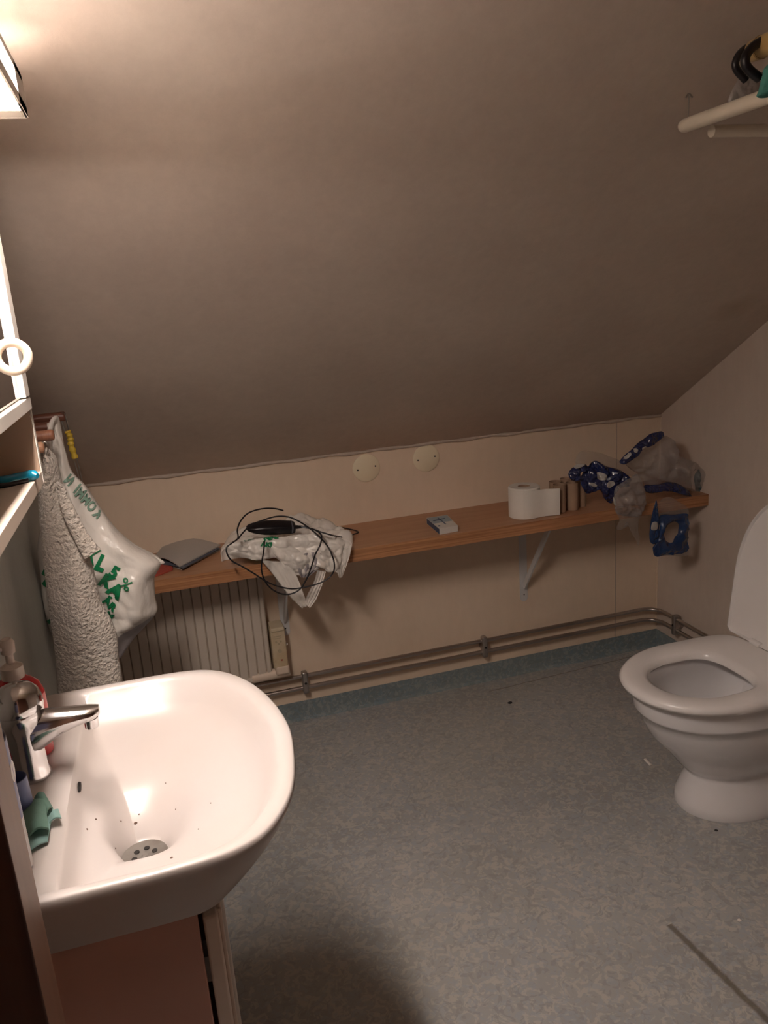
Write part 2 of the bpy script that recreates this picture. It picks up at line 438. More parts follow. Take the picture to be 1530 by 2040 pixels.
# vinyl skirting, coved at the floor
def skirt(name, p0, p1, nrm):
    p0, p1, nrm = Vector(p0), Vector(p1), Vector(nrm)
    prof = [(0, .0), (.0, .072), (.003, .073), (.0035, .018), (.007, .008), (.016, .0012), (.018, 0)]
    r = [[p+nrm*u+Vector((0, 0, v)) for u, v in prof] for p in (p0, p1)]
    return struct(name, loft(r), M_SKIRT, auto=30)
skirt('baseboard_back', (XL, YB, 0), (XR, YB, 0), (0, -1, 0))
skirt('baseboard_right', (XR, YB, 0), (XR, YF, 0), (-1, 0, 0))
skirt('baseboard_left', (XL, 1.42, 0), (XL, YB, 0), (1, 0, 0))
# uneven filler bead where knee wall meets the slope
pts = [(XL+i*(XR-XL)/40, YB-.004, KNEE-.002+.002*math.sin(i*1.7)) for i in range(41)]
struct('trim_2', tube(pts, [.006+.002*math.sin(i*2.3) for i in range(41)], 8), M_SLOPE)
# panel joint on the knee wall
xj = aty(1228, 900, YB).x
struct('trim_3', B(xj-.0012, xj+.0012, YB-.0016, YB+.001, .073, KNEE), mat('joint_line', (.50, .41, .33), .8), smooth=False)
# corner bead
struct('trim_4', tube([(XR-.001, YB-.001, .073), (XR-.001, YB-.001, KNEE)], .003, 8), M_WALL)

# ================================================================== RADIATOR
rx0, rx1, rz0, rz1, ry = -.27, .272, .235, .64, 2.6
rad = thing('radiator', ((rx0+rx1)/2, ry, rz0), 'cream ribbed panel radiator on the back wall under the left end of the shelf', 'radiator')
bm = bmesh.new(); n = 17; ring_f, ring_b = [], []
xs = []
for i in range(n):
    x = rx0+.012+(rx1-rx0-.03)*i/(n-1); xs.append(x)
prof = [(rx0, ry+.012), (rx0+.004, ry)]
for x in xs: prof += [(x-.0032, ry), (x-.0012, ry+.005), (x+.0012, ry+.005), (x+.0032, ry)]
prof += [(rx1-.004, ry), (rx1, ry+.005), (rx1, ry+.05), (rx0, ry+.05)]
bm = loft([[(x, y, z) for x, y in prof] for z in (rz0, rz1)])
for f in bm.faces:
    c = f.calc_center_median()
    if c.y > ry+.0045 and c.y < ry+.0055 and abs(f.normal.z) < .5: f.material_index = 1
link('panel', bm, [M_RAD, M_GROOVE], rad, smooth=False)
link('top_rail', B(rx0, rx1+.002, ry-.004, ry+.052, rz1-.006, rz1+.008), M_RAD, rad, bev=.003)
link('bottom_rail', B(rx0, rx1+.001, ry-.003, ry+.05, rz0-.012, rz0+.006), M_RAD, rad, bev=.003)
link('wall_bracket', B(rx0+.08, rx0+.11, ry+.05, YB, rz0+.05, rz1-.05), M_RAD, rad)
link('wall_bracket', B(rx1-.11, rx1-.08, ry+.05, YB, rz0+.05, rz1-.05), M_RAD, rad)
# valve cover beside it
p0, p1 = aty(537, 1262, 2.60), aty(573, 1352, 2.60)
vc = thing('valve_cover', (.315, 2.6, .24), 'yellowed cream plastic valve cover beside the lower right corner of the radiator', 'valve cover')
link('cover', B(.279, .331, 2.585, 2.66, .262, .413), M_CREAM, vc, bev=.006)
link('cap_lid', B(.281, .329, 2.580, 2.655, .405, .420), M_CREAM, vc, bev=.004)
link('sleeve', B(.284, .333, 2.583, 2.655, .236, .272), M_CREAM2, vc, bev=.008)
link('elbow', tube([(.335, 2.612, .238), (.30, 2.612, .236), (.25, 2.612, .234), (.20, 2.612, .233)], .019, 20), M_CREAM2, vc)
bm = bmesh.new()
box(bm, .290, .316, 2.5835, 2.587, .385, .388); box(bm, .290, .316, 2.5835, 2.587, .378, .380)
place = [(.296, .366, .6), (.304, .358, -.6), (.312, .366, .6)]
for x, z, a in place: lathe([(.004, 0), (.004, .003)], (x, 2.583, z), 12, bm, 'Y')
lathe([(.007, 0), (.007, .003)], (.305, 2.583, .33), 16, bm, 'Y')
link('embossing', bm, mat('moulded_mark', (.46, .38, .25), .5), vc)
link('red_mark', B(.306, .312, 2.5835, 2.586, .292, .297), M_REDCL, vc)
link('side_pin', lathe([(.004, 0), (.004, .008)], (.330, 2.605, .342), 12, axis='X'), M_PAPER, vc)

# ================================================================== PIPES
def pipe(z, r, yoff, label):
    R = .07
    P = [(.20, YB-yoff, z), (.6, YB-yoff, z), (1.1, YB-yoff, z), (1.5, YB-yoff, z)]
    cx_, cy_ = XR-yoff-R, YB-yoff-R
    P += [(cx_+R*math.sin(a), cy_+R*math.cos(a), z) for a in [i*PI/16 for i in range(9)]]
    P += [(XR-yoff, y, z) for y in (2.2, 1.9, 1.5, 1.0)]
    return tag(link('heating_pipe', tube(P, r, 16), M_PIPE), label, 'pipe')
pipe(.187, .0078, .03, 'upper of two thin metal heating pipes running low along the walls')
pipe(.140, .0078, .03, 'lower of two thin metal heating pipes running low along the walls')
def clip(x, y, ax, label):
    t = thing('pipe_clip', (x, y, .16), label, 'pipe clip', 'metal clips on the heating pipes')
    o = .046
    if ax == 'y':
        link('clamp', B(x-.011, x+.011, y-o, y-.018, .120, .206), M_CLIP, t, bev=.006)
        link('foot', B(x-.008, x+.008, y-.02, y, .150, .177), M_CLIP, t)
        link('screw', lathe([(.0045, 0), (.0045, .004)], (x, y-o-.002, .163), 12, axis='Y'), M_DARK, t)
    else:
        link('clamp', B(x-o, x-.018, y-.011, y+.011, .120, .206), M_CLIP, t, bev=.006)
        link('foot', B(x-.02, x, y-.008, y+.008, .150, .177), M_CLIP, t)
        link('screw', lathe([(.0045, 0), (.0045, .004)], (x-o-.002, y, .163), 12, axis='X'), M_DARK, t)
clip(.392, YB, 'y', 'metal clip holding the two pipes beside the valve cover')
clip(1.11, YB, 'y', 'metal clip holding the two pipes at the middle of the back wall')
clip(XR, 2.505, 'x', 'metal clip holding the two pipes on the right wall behind the toilet')

# ================================================================== SHELF
ST, SB, SF = .728, .686, 2.376
sh = thing('wall_shelf', (.8, YB, SB), 'long wooden shelf board with plywood edge running along the low back wall', 'shelf')
bm = B(XL+.002, XR-.002, SF, YB-.001, SB, ST)
for f in bm.faces:
    if f.calc_center_median().y < SF+.001: f.material_index = 1
link('board', bm, [M_BOARD, M_EDGE], sh, smooth=False)
def bracket(x, z0):
    bm = bmesh.new()
    box(bm, x-.016, x+.016, YB-.004, YB, z0, SB)
    lathe([(.016, -.0004), (.016, .003)], (x, YB-.004, z0), 20, bm, 'Y')
    box(bm, x-.016, x+.016, SF+.05, YB-.002, SB-.004, SB)
    p, q = Vector((x, YB-.006, z0+.045)), Vector((x, SF+.07, SB-.004))
    d = (q-p).normalized(); u = Vector((1, 0, 0)); v = d.cross(u)
    r = [[c+u*a*.0035+v*b*.011 for a, b in ((-1, -1), (1, -1), (1, 1), (-1, 1))] for c in (p, q)]
    loft(r, bm=bm)
    o = link('shelf_bracket', bm, M_BRACK, sh, smooth=False)
    for zz in (SB-.028, z0+.012): link('screw', lathe([(.0026, 0), (.0022, .0015)], (x, YB-.0055, zz), 12, axis='Y'), M_DARK, o)
bracket(1.30, .325); bracket(.345, .362)

# ================================================================== COVER DISCS
for (cx_, cy_, lab) in ((729.5, 932, 'round cream cover disc on the knee wall, the left of two'), (848.5, 912.5, 'round cream cover disc on the knee wall, the right of two')):
    p = aty(cx_, cy_, YB)
    t = thing('cover_disc', (p.x, YB, p.z), lab, 'cover disc', 'round cover discs on the knee wall')
    link('plate', lathe([(.050, 0), (.050, -.004), (.048, -.0055), (.001, -.0058)], (p.x, YB, p.z), 48, axis='Y'), M_DISC, t)
    for s in (-1, 1):
        link('screw', lathe([(.003, 0), (.003, -.001)], (p.x+s*.033, YB-.0056, p.z+.0035*s), 12, axis='Y'), M_DARK, t)

# ================================================================== TOILET
TY = 1.705
toi = thing('toilet', (1.6, TY, 0), 'white porcelain floor toilet with raised lid by the right wall', 'toilet')
def egg(xf, xb, hw, z, n=64, p=2.25, yc=TY, fr=.47, bk=2.6):
    """plan outline: rounded front at xf, squarer back at xb"""
    xm = xf+(xb-xf)*fr; out = []
    for i in range(n):
        a = 2*PI*i/n
        ca, sa = math.cos(a), math.sin(a)
        if ca <= 0: x = xm+(xm-xf)*(-abs(ca)**(2/2.05)); y = hw*math.copysign(abs(sa)**(2/2.05), sa)
        else: x = xm+(xb-xm)*abs(ca)**(2/4.5); y = hw*math.copysign(abs(sa)**(2/bk), sa)
        out.append(Vector((x, yc+y, z)))
    return out
secs = [(1.320, 1.70, .128, 0), (1.317, 1.70, .130, .006), (1.321, 1.70, .127, .03), (1.336, 1.69, .112, .07), (1.348, 1.68, .099, .105), (1.346, 1.68, .097, .118),
        (1.312, 1.69, .118, .150), (1.270, 1.70, .146, .205), (1.228, 1.71, .163, .25), (1.203, 1.72, .174, .30), (1.193, 1.72, .178, .328),
        (1.186, 1.72, .185, .331), (1.181, 1.72, .187, .340), (1.180, 1.72, .184, .352), (1.172, 1.72, .188, .385), (1.172, 1.72, .188, .398)]
rings = [egg(*s) for s in secs]
# bowl interior
inn = [(1.178, 1.715, .183, .402), (1.20, 1.70, .165, .402), (1.212, 1.60, .135, .396), (1.215, 1.60, .132, .36), (1.205, 1.60, .138, .345), (1.225, 1.58, .125, .28), (1.27, 1.55, .09, .22), (1.32, 1.50, .055, .18)]
rings += [egg(*s) for s in inn]
link('bowl', loft(rings), M_PORC, toi, auto=60)
link('rear_trap', loft([egg(1.50, 1.85, .10, 0, fr=.3), egg(1.50, 1.85, .10, .10, fr=.3), egg(1.55, 1.85, .15, .25, fr=.3), egg(1.60, 1.86, .175, .385, fr=.3)]), M_PORC, toi, bev=.0)
tk = [(1.715, 1.908, .17, .385), (1.70, 1.908, .185, .42), (1.69, 1.908, .19, .74), (1.695, 1.908, .185, .755)]
link('cistern', loft([[Vector((x, TY+y, z)) for x, y in ((a, -h), (b, -h), (b, h), (a, h))] for a, b, h, z in tk]), M_PORC, toi, bev=.018)
link('foot_bolt', lathe([(.012, 0), (.012, -.004), (.008, -.006)], (1.475, TY-.102, .062), 20, axis='Y'), M_WHITEP, toi)
# seat ring (flat, wide)
def ring_seat(z0, z1):
    o = [egg(1.148, 1.63, .200, z0, fr=.5, bk=7), egg(1.142, 1.632, .204, (z0+z1)/2, fr=.5, bk=7), egg(1.152, 1.63, .199, z1-.002, fr=.5, bk=7), egg(1.165, 1.62, .192, z1+.001, fr=.5, bk=7)]
    i = [egg(1.205, 1.505, .137, z1-.001, fr=.5, p=2), egg(1.222, 1.49, .124, z1-.009, fr=.5), egg(1.224, 1.488, .122, z0, fr=.5)]
    r = o+i
    r.append([v.copy() for v in r[0]])
    bm = loft(r, False, False); bmesh.ops.remove_doubles(bm, verts=bm.verts, dist=1e-5); return bm
link('seat', ring_seat(.403, .428), M_SEAT, toi, auto=70)
# raised lid
lean = math.radians(6)
def lidpt(u, v, d):    # u across, v up along lid, d thickness
    return Vector((1.622+v*math.sin(lean)+d*math.cos(lean), TY+u, .43+v*math.cos(lean)-d*math.sin(lean)))
def lid_outline(sc, d, off=0):
    out = []
    L_ = .462
    for i in range(64):
        a = 2*PI*i/64
        ca, sa = math.cos(a), math.sin(a)
        vm = L_*.42
        if ca >= 0: v = vm+(L_-vm)*abs(ca)**(2/2.1); u = .203*math.copysign(abs(sa)**(2/2.1), sa)
        else:
            f = (min(a, 2*PI-a)-PI/2)/(PI/2); sg = 1 if a < PI else -1
            if f < .6: u, v = .203*sg, vm*(1-f/.6)
            else: u, v = .203*sg*(1-(f-.6)/.4), 0
        out.append(lidpt(u*sc, vm+(v-vm)*sc, d))
    return out
rs = [lid_outline(.93, .010), lid_outline(.97, .008), lid_outline(.985, .0), lid_outline(1.0, .001), lid_outline(1.0, .012), lid_outline(.97, .018), lid_outline(.6, .020)]
link('lid', loft(rs), M_SEAT, toi, auto=50)
for s in (-1, 1):
    link('hinge', lathe([(.011, -.02), (.011, .02)], (1.628, TY+s*.08, .43), 16, axis='Y'), M_SEAT, toi)
link('flush_button', lathe([(.02, 0), (.02, .006), (.015, .01)], (1.80, TY, .752), 24), M_CHROME, toi)

# ================================================================== WASHBASIN
sk = thing('washbasin', (XL, 1.13, .775), 'white porcelain washbasin on a vanity against the left wall', 'washbasin')
O0 = [(-.328, .852), (-.14, .851), (-.06, .851), (.02, .860), (.072, .893), (.112, .967), (.133, 1.08), (.134, 1.16), (.117, 1.255), (.086, 1.333), (.042, 1.386), (-.02, 1.407), (-.14, 1.411), (-.328, 1.411)]
I0 = [(-.192, .872), (-.12, .869), (-.045, .869), (.010, .882), (.052, .916), (.085, .982), (.103, 1.08), (.104, 1.157), (.088, 1.24), (.058, 1.310), (.018, 1.360), (-.038, 1.386), (-.12, 1.392), (-.192, 1.390)]
B0 = [(-.328, .868), (-.14, .867), (-.06, .867), (-.022, .872), (.004, .895), (.024, .965), (.034, 1.08), (.034, 1.16), (.026, 1.25), (.006, 1.32), (-.02, 1.37), (-.06, 1.39), (-.14, 1.395), (-.328, 1.395)]
def outl(ctrl, z, k=7, m=14):
    c = catmull([(x, y, z) for x, y in ctrl], k)
    a, b = c[-1], c[0]
    return c+[a.lerp(b, i/m) for i in range(1, m)]
def mixr(a, b, t): return [p.lerp(q, t) for p, q in zip(a, b)]
def setz(r, z): return [Vector((p.x, p.y, z)) for p in r]
o, i_, b_ = outl(O0, 0), outl(I0, 0), outl(B0, 0)
dc = Vector((-.108, 1.094, 0))
circ0 = []
for p in b_:
    d = (p-dc); d.z = 0; d.normalize(); circ0.append(dc+d*.05)
rings = [setz(circ0, .69), setz(mixr(b_, circ0, .8), .705), setz(mixr(b_, circ0, .6), .738), setz(mixr(b_, circ0, .5), .762), setz(mixr(b_, circ0, .35), .7752)]
for z in (.775, .782, .79, .80, .81, .822, .835, .845):
    t = ((.852-z)/.077)**1.5
    rings.append(setz(mixr(o, b_, max(0, t)), z))
rings.append(setz(o, .852))
rings.append(setz(mixr(o, i_, .05), .8575)); rings.append(setz(mixr(o, i_, .14), .860))
rings.append(setz(mixr(o, i_, .55), .860)); rings.append(setz(mixr(o, i_, .85), .8585))
rings.append(setz(i_, .853))
dc = Vector((-.108, 1.094, 0)); ZB = .714
circ = []
for p in i_:
    d = (p-dc); d.z = 0; d.normalize(); circ.append(dc+d*.036)
for t, z in ((.05, .842), (.10, .826), (.17, .811), (.27, .800), (.40, .793), (.52, .788), (.63, .782), (.73, .774), (.82, .761), (.89, .746), (.95, .732), (.985, .720), (1, ZB)):
    rings.append(setz(mixr(i_, circ, t), z))
link('basin', loft(rings), M_PORCS, sk, auto=60)
bm = bmesh.new()
lathe([(.0355, 0), (.034, .0022), (.026, .0018), (.012, .0004)], (dc.x, dc.y, ZB+.0006), 40, bm)
dr = link('drain', bm, M_DRAIN, sk)
for k in range(6):
    a = k*PI/3+.3
    link('hole', lathe([(.0042, 0), (.0042, .0014)], (dc.x+.0155*math.cos(a), dc.y+.0155*math.sin(a), ZB+.0012), 14), M_DARK, dr)
link('screw', lathe([(.0045, 0), (.003, .0018)], (dc.x, dc.y, ZB+.0012), 12), M_DRAIN, dr)
# overflow slot on the steep back face of the bowl
pv = on(150, 1583, 0, -.1865)
bm = lathe([(.0125, 0), (.011, .003)], (-.1875, 1.135, .828), 24, axis='X', sx=1, sy=.42)
link('overflow', bm, M_DARK, sk)
# specks of dirt left in the bowl belong to the basin surface
bvh = bvh_of(bpy.data.objects['basin'])
M_DIRT = mat('dirt', (.12, .07, .05), .9)
for (px_, py_, r) in ((270, 1639, .003), (191, 1632, .0016), (173, 1652, .002), (277, 1622, .0012), (342, 1709, .0025), (230, 1690, .001), (350, 1612, .001), (241, 1636, .0012), (395, 1652, .0009), (420, 1600, .0009), (330, 1560, .0008)):
    d = (aty(px_, py_, 1.)-EYE).normalized(); h, nn, _, _ = bvh.ray_cast(EYE, d)
    if h: link('dirt_speck', lathe([(r, -.0004), (r*.6, .0008)], h, 8, sy=1.6 if r < .0015 else 1), M_DIRT, sk)

# vanity
va = thing('vanity_cabinet', (-.18, 1.13, 0), 'cream vanity cabinet standing under the washbasin', 'cabinet')
M_VAN = mat('vanity_side', (.66, .38, .30), .5)
link('side_panel', B(XL+.001, -.037, .872, .888, .09, .7745), M_VAN, va, bev=.0015)
link('side_panel', B(XL+.001, -.037, 1.373, 1.389, .09, .7745), M_VAN, va, bev=.0015)
link('bottom_panel', B(XL+.001, -.037, .888, 1.373, .09, .106), M_VAN, va)
link('back_panel', B(XL+.001, XL+.006, .888, 1.373, .106, .70), M_VAN, va)
link('plinth', B(XL+.001, -.07, .89, 1.37, 0, .09), M_VAN, va)
for (y0, y1) in ((.874, 1.129), (1.133, 1.388)):
    d = link('door', B(-.031, -.012, y0, y1, .10, .762), M_CAB, va, bev=.003)
    yy = y1-.03 if y0 < 1 else y0+.004
    link('grip_moulding', B(-.0125, -.003, yy, yy+.026, .10, .762), M_CABW, d, bev=.003)
    link('edge_moulding', B(-.0125, -.007, y0+.012, y0+.03, .10, .762), M_CAB, d, bev=.002)
link('hinge_block', B(-.038, -.030, .90, .93, .64, .68), M_CABW, va)

# faucet
fx, fy = -.246, 1.14
fa = thing('faucet', (fx, fy, .86), 'chrome single lever faucet on the back ledge of the washbasin', 'faucet')
secs = []
for z, rx, ry_, dx in ((.8603, .026, .026, 0), (.866, .026, .026, 0), (.872, .0235, .0235, 0), (.90, .0225, .0225, 0), (.93, .024, .024, .0), (.948, .029, .029, 0), (.955, .0315, .0315, 0), (.962, .0325, .0325, 0), (.968, .032, .032, 0)):
    secs.append([Vector((fx+dx+rx*math.cos(a), fy+ry_*math.sin(a), z)) for a in [2*PI*i/36 for i in range(36)]])
link('body', loft(secs), M_CHROME, fa, auto=50)
secs = []
for t in range(15):
    s = t/14
    x = fx+.012+s*(.106-.012+.0)
    ztop = .964-.012*s
    th = .022*(1-s)**1.8+.0125-.002*s
    wy = .024*(1-s)+.0155*s
    if t == 14: wy *= .55; th *= .6
    elif t == 13: wy *= .85; th *= .9
    secs.append([Vector((x, fy+wy*math.cos(a), ztop-th+th*math.sin(a))) for a in [2*PI*i/28 for i in range(28)]])
link('spout', loft(secs), M_CHROME, fa, auto=60)
link('aerator', lathe([(.010, 0), (.0105, .014)], (fx+.092, fy, .920), 24), M_CHROME, fa)
link('handle_cap', lathe([(.0325, .9685), (.0335, .974), (.0325, .985), (.029, .996), (.022, 1.004), (.012, 1.0085), (.003, 1.010)], (fx, fy, 0), 40), M_CHROME, fa)
link('lever', tube(catmull([(fx-.02, fy-.01, .998), (fx-.05, fy-.03, 1.006), (fx-.075, fy-.05, 1.012)], 6), .007, 12, flat=.5), M_CHROME, fa)
link('temperature_mark', lathe([(.005, 0), (.004, .002)], (fx+.031, fy-.006, .983), 16, axis='X'), mat('mark_red', (.3, .04, .03), .4), fa)

# red soap bottle
by = 1.205
_p = aty(27, 1349, by); bx, zt = _p.x, _p.z
so = thing('soap_bottle', (bx, by, .86), 'red pump bottle of hand soap behind the faucet', 'soap bottle')
sz = (zt-.8603)/.1587
prof = [(.030, .8603), (.034, .864), (.0355, .90), (.036, .95), (.036, .985), (.031, 1.003), (.022, 1.013), (.015, 1.019)]
prof = [(r, .8603+(h-.8603)*sz) for r, h in prof]
link('bottle', lathe(prof, (bx, by, 0), 40, sx=1.06, sy=.85), M_RED, so)
ring = [[Vector((bx+1.06*r*math.cos(a), by+.85*r*math.sin(a), .8603+(z-.8603)*sz)) for a in [-PI*.62+i*PI*.9/24 for i in range(25)]] for r, z in ((.0353, .885), (.0361, .91), (.0366, .945), (.0366, .982))]
link('label', loft(ring, False, False, closed=False), M_PINK, so)
link('collar', lathe([(.014, zt-.002), (.0165, zt), (.016, zt+.018), (.010, zt+.022), (.008, zt+.024)], (bx, by, 0), 28), M_PUMP, so)
link('pump_stem', lathe([(.006, zt+.02), (.006, zt+.038), (.010, zt+.040), (.011, zt+.056), (.007, zt+.062)], (bx, by, 0), 24), M_PUMP, so)
link('pump_nozzle', tube([(bx, by, zt+.05), (bx-.02, by-.01, zt+.051), (bx-.035, by-.018, zt+.046)], .0055, 12), M_PUMP, so)

# blue cup, aerosol can, green cloth
cu = thing('blue_cap', (-.249, 1.035, .86), 'small slate blue plastic cup beside the faucet foot', 'cup')
link('shell', lathe([(.0185, .8605), (.0195, .863), (.0175, .921), (.0165, .9215), (.0160, .919), (.0175, .868), (.002, .866)], (-.249, 1.035, 0), 32), M_BLUECUP, cu)
cn = thing('aerosol_can', (-.244, .925, .86), 'white and lilac spray can at the near corner of the basin ledge', 'can')
link('can_body', lathe([(.022, .8605), (.024, .863), (.024, .93), (.024, .9301)], (-.244, .925, 0), 36), M_CANW, cn)
link('print_band', lathe([(.0241, .93), (.0241, 1.035)], (-.244, .925, 0), 36), M_CANB, cn)
link('white_print', lathe([(.0105, .0), (.0105, .0015)], (-.2215, .925, .992), 20, axis='X', sy=1.3), M_CANW, cn)
link('shoulder', lathe([(.024, 1.035), (.0235, 1.041), (.020, 1.046)], (-.244, .925, 0), 36), M_CANN, cn)
link('cap', lathe([(.0215, 1.043), (.0215, 1.078), (.019, 1.082), (.004, 1.083)], (-.244, .925, 0), 36), M_CANN, cn)

def sheet(name, quad, z, th, m, parent, bend=0, axis=0, seed=0, n=14):
    bm = bmesh.new(); rows = []
    a, b, c, d = [Vector((*q, 0)) for q in quad]
    for lay in (0, 1):
        g = []
        for i in range(n+1):
            r = []
            for j in range(n+1):
                u, v = i/n, j/n
                p = a.lerp(b, u).lerp(d.lerp(c, u), v)
                h = z+lay*th+bend*math.sin(PI*(u if axis == 0 else v))+.0012*fnoise((p.x, p.y, seed), 40)+.0012
                r.append(bm.verts.new((p.x, p.y, h)))
            g.append(r)
        rows.append(g)
    for lay in (0, 1):
        g = rows[lay]
        for i in range(n):
            for j in range(n): bm.faces.new((g[i][j], g[i+1][j], g[i+1][j+1], g[i][j+1]))
    for i in range(n):
        for (j, ) in ((0,), (n,)):
            bm.faces.new((rows[0][i][j], rows[0][i+1][j], rows[1][i+1][j], rows[1][i][j]))
            bm.faces.new((rows[0][j][i], rows[0][j][i+1], rows[1][j][i+1], rows[1][j][i]))
    return link(name, bm, m, parent)
gc = thing('dishcloth', (-.235, .99, .86), 'stiff folded green dishcloth on the basin ledge beside the blue cup', 'cloth')
Zc = lambda *pp: [tuple(atz(a, b, .872)[:2]) for a, b in pp]
sheet('lower_fold', Zc((50, 1690), (92, 1665), (104, 1600), (60, 1590)), .861, .002, M_SPONGE2, gc, .003)
sheet('upper_fold', Zc((60, 1668), (98, 1655), (90, 1597), (30, 1620)), .872, .003, M_SPONGE, gc, .006, seed=3)
sheet('back_fold', Zc((68, 1590), (88, 1579), (105, 1608), (93, 1620)), .868, .003, M_SPONGE, gc, .005, seed=5)
sheet('loose_corner', Zc((95, 1622), (115, 1605), (121, 1623), (97, 1632)), .864, .002, M_SPONGE2, gc, .004, seed=8)

# ================================================================== MIRROR CABINET WITH LAMP
CX, CY0, CY1 = -.18, .70, 1.30
mc = thing('mirror_cabinet', (XL, 1.0, 1.265), 'cream mirror cabinet with an open shelf on the left wall above the washbasin', 'mirror cabinet')
zl = on(51, 795, 0, -.176).z
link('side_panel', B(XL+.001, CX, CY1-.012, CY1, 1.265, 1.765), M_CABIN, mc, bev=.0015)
link('side_panel', B(XL+.001, CX, CY0, CY0+.012, 1.265, 1.765), M_CAB, mc, bev=.0015)
link('back_panel', B(XL+.001, XL+.006, CY0+.012, CY1-.012, 1.265, 1.765), M_CAB, mc)
link('shelf_board', B(XL+.006, CX+.001, CY0+.012, CY1-.012, 1.2645, 1.2845), M_CAB, mc, bev=.001)
link('top_panel', B(XL+.006, CX, CY0+.012, CY1-.012, 1.745, 1.765), M_CAB, mc)
link('ledge', B(XL+.006, CX+.004, CY0+.012, CY1-.010, 1.380, 1.398), M_CABW, mc, bev=.001)
dr_ = link('mirror_door', B(CX-.016, CX-.004, CY0+.012, CY1-.012, 1.400, 1.744), M_CABW, mc)
link('mirror', B(CX-.004, CX-.0028, CY0+.045, CY1-.075, 1.4035, 1.735), M_MIRROR, dr_)
link('stile', B(CX-.004, CX+.0045, CY1-.052, CY1-.013, 1.4, 1.744), M_CABW, dr_, bev=.001)
link('front_edging', B(CX, CX+.0015, CY1-.0125, CY1-.0005, 1.266, 1.764), M_CABW, mc)
# ring knob
pk = on(24, 711, 0, CX+.016)
rc = on(25, 711, 0, -.157)
link('ring_handle', tube([(rc.x+.0172*math.cos(a), rc.y+.004*math.cos(a), rc.z+.0172*math.sin(a)) for a in [2*PI*i/40 for i in range(40)]], .0057, 16, closed=True), mat('ring_cream', (.80, .66, .52), .3), dr_)
link('ring_post', tube([(CX-.003, rc.y+.002, rc.z), (rc.x-.014, rc.y-.004, rc.z)], .004, 10), M_CABW, dr_)
# light canopy on the cabinet
LX, LY1, LZ0, LZ1 = -.11, 1.275, 1.775, 1.828
lp = thing('canopy_lamp', (XL, 1.0, LZ0), 'bright boxy lamp with frosted diffuser above the mirror cabinet', 'lamp')
link('end_cap', B(XL+.001, LX, LY1-.010, LY1, LZ0, LZ1), M_LAMPH, lp, bev=.004)
link('end_cap', B(XL+.001, LX, CY0, CY0+.010, LZ0, LZ1), M_LAMPH, lp, bev=.004)
link('front_rail', B(LX-.004, LX, CY0+.01, LY1-.01, LZ0, LZ0+.014), M_LAMPH, lp, bev=.001)
link('front_rail', B(LX-.004, LX, CY0+.01, LY1-.01, LZ1-.010, LZ1), M_LAMPH, lp, bev=.001)
link('back_plate', B(XL+.001, XL+.012, CY0+.01, LY1-.01, LZ0, LZ1), M_LAMPH, lp)
link('end_web', B(LX-.004, LX, LY1-.085, LY1-.009, LZ0, LZ1), M_LAMPH, lp)
link('bottom_diffuser', B(CX+.006, LX-.005, CY0+.012, LY1-.046, LZ0+.001, LZ0+.004), M_EMIT, lp)
link('front_diffuser', B(LX-.008, LX-.006, CY0+.012, LY1-.085, LZ0+.015, LZ1-.012), M_EMITF, lp)
link('top_diffuser', B(XL+.03, LX-.005, CY0+.012, LY1-.022, LZ1-.004, LZ1-.001), M_EMITT, lp)
link('bottom_lip', B(CX+.004, LX-.0045, LY1-.047, LY1-.008, LZ0+.0005, LZ0+.006), M_LAMPH, lp, bev=.002)

# razor on open shelf
p = on(76, 946, 2, 1.294)
hz = thing('hairbrush_handle', (-.23, 1.19, 1.2845), 'teal and black plastic handle lying on the open shelf of the mirror cabinet', 'handle')
P = catmull([on(75, 948, 2, 1.292), on(60, 947, 2, 1.293), on(38, 952, 2, 1.293), on(10, 958, 2, 1.293), on(-20, 962, 2, 1.293)], 6)
link('grip', tube(P, [.0035+.0042*min(1, i/3) for i in range(len(P))], 14), M_BLUEH, hz)
link('black_side', tube([q+Vector((0, -.005, -.0045)) for q in P[8:]], .0045, 10), M_BLACK, hz)

# ================================================================== DOOR JAMB at lower left
struct('trim_1', B(-.262, -.17, .649, .7085, 0, 2.2), [M_JAMB], smooth=False, bev=.002)
jm = bpy.data.objects['trim_1']
jm.data.materials.append(M_WOODSHADE)
for pl in jm.data.polygons:
    if pl.normal.y < -.5: pl.material_index = 1  # unlit side facing the camera: its shade is painted as darker wood
struct('trim_5', B(XL, -.262, .655, .70, 0, 2.2), M_WALLL, smooth=False)
struct('trim_6', B(-.275, -.250, .640, .655, 0, 2.2), M_JAMB, smooth=False, bev=.002)

# ================================================================== PEG RAIL, HANGING THINGS
rl = thing('peg_rail', (XL, 1.95, 1.25), 'dark wooden peg rail on the left wall beside the mirror cabinet', 'peg rail')
link('rail', B(XL+.001, XL+.022, 1.62, 2.24, 1.236, 1.29), M_WOODD, rl, bev=.004)
for (px_, py_, x, r, m) in ((88, 891, -.220, .0115, M_WOODE), (108, 866, -.222, .0125, M_WOODR), (121, 848, -.222, .0125, M_WOODD), (131, 829, -.222, .0125, M_WOODD)):
    e = on(px_, py_, 0, x)
    link('peg', tube([(XL+.02, e.y, e.z), (x-.008, e.y, e.z), (x-.003, e.y, e.z), (x, e.y, e.z)], [r*.9, r, r*.97, r*.7], 22), m, rl, auto=60)

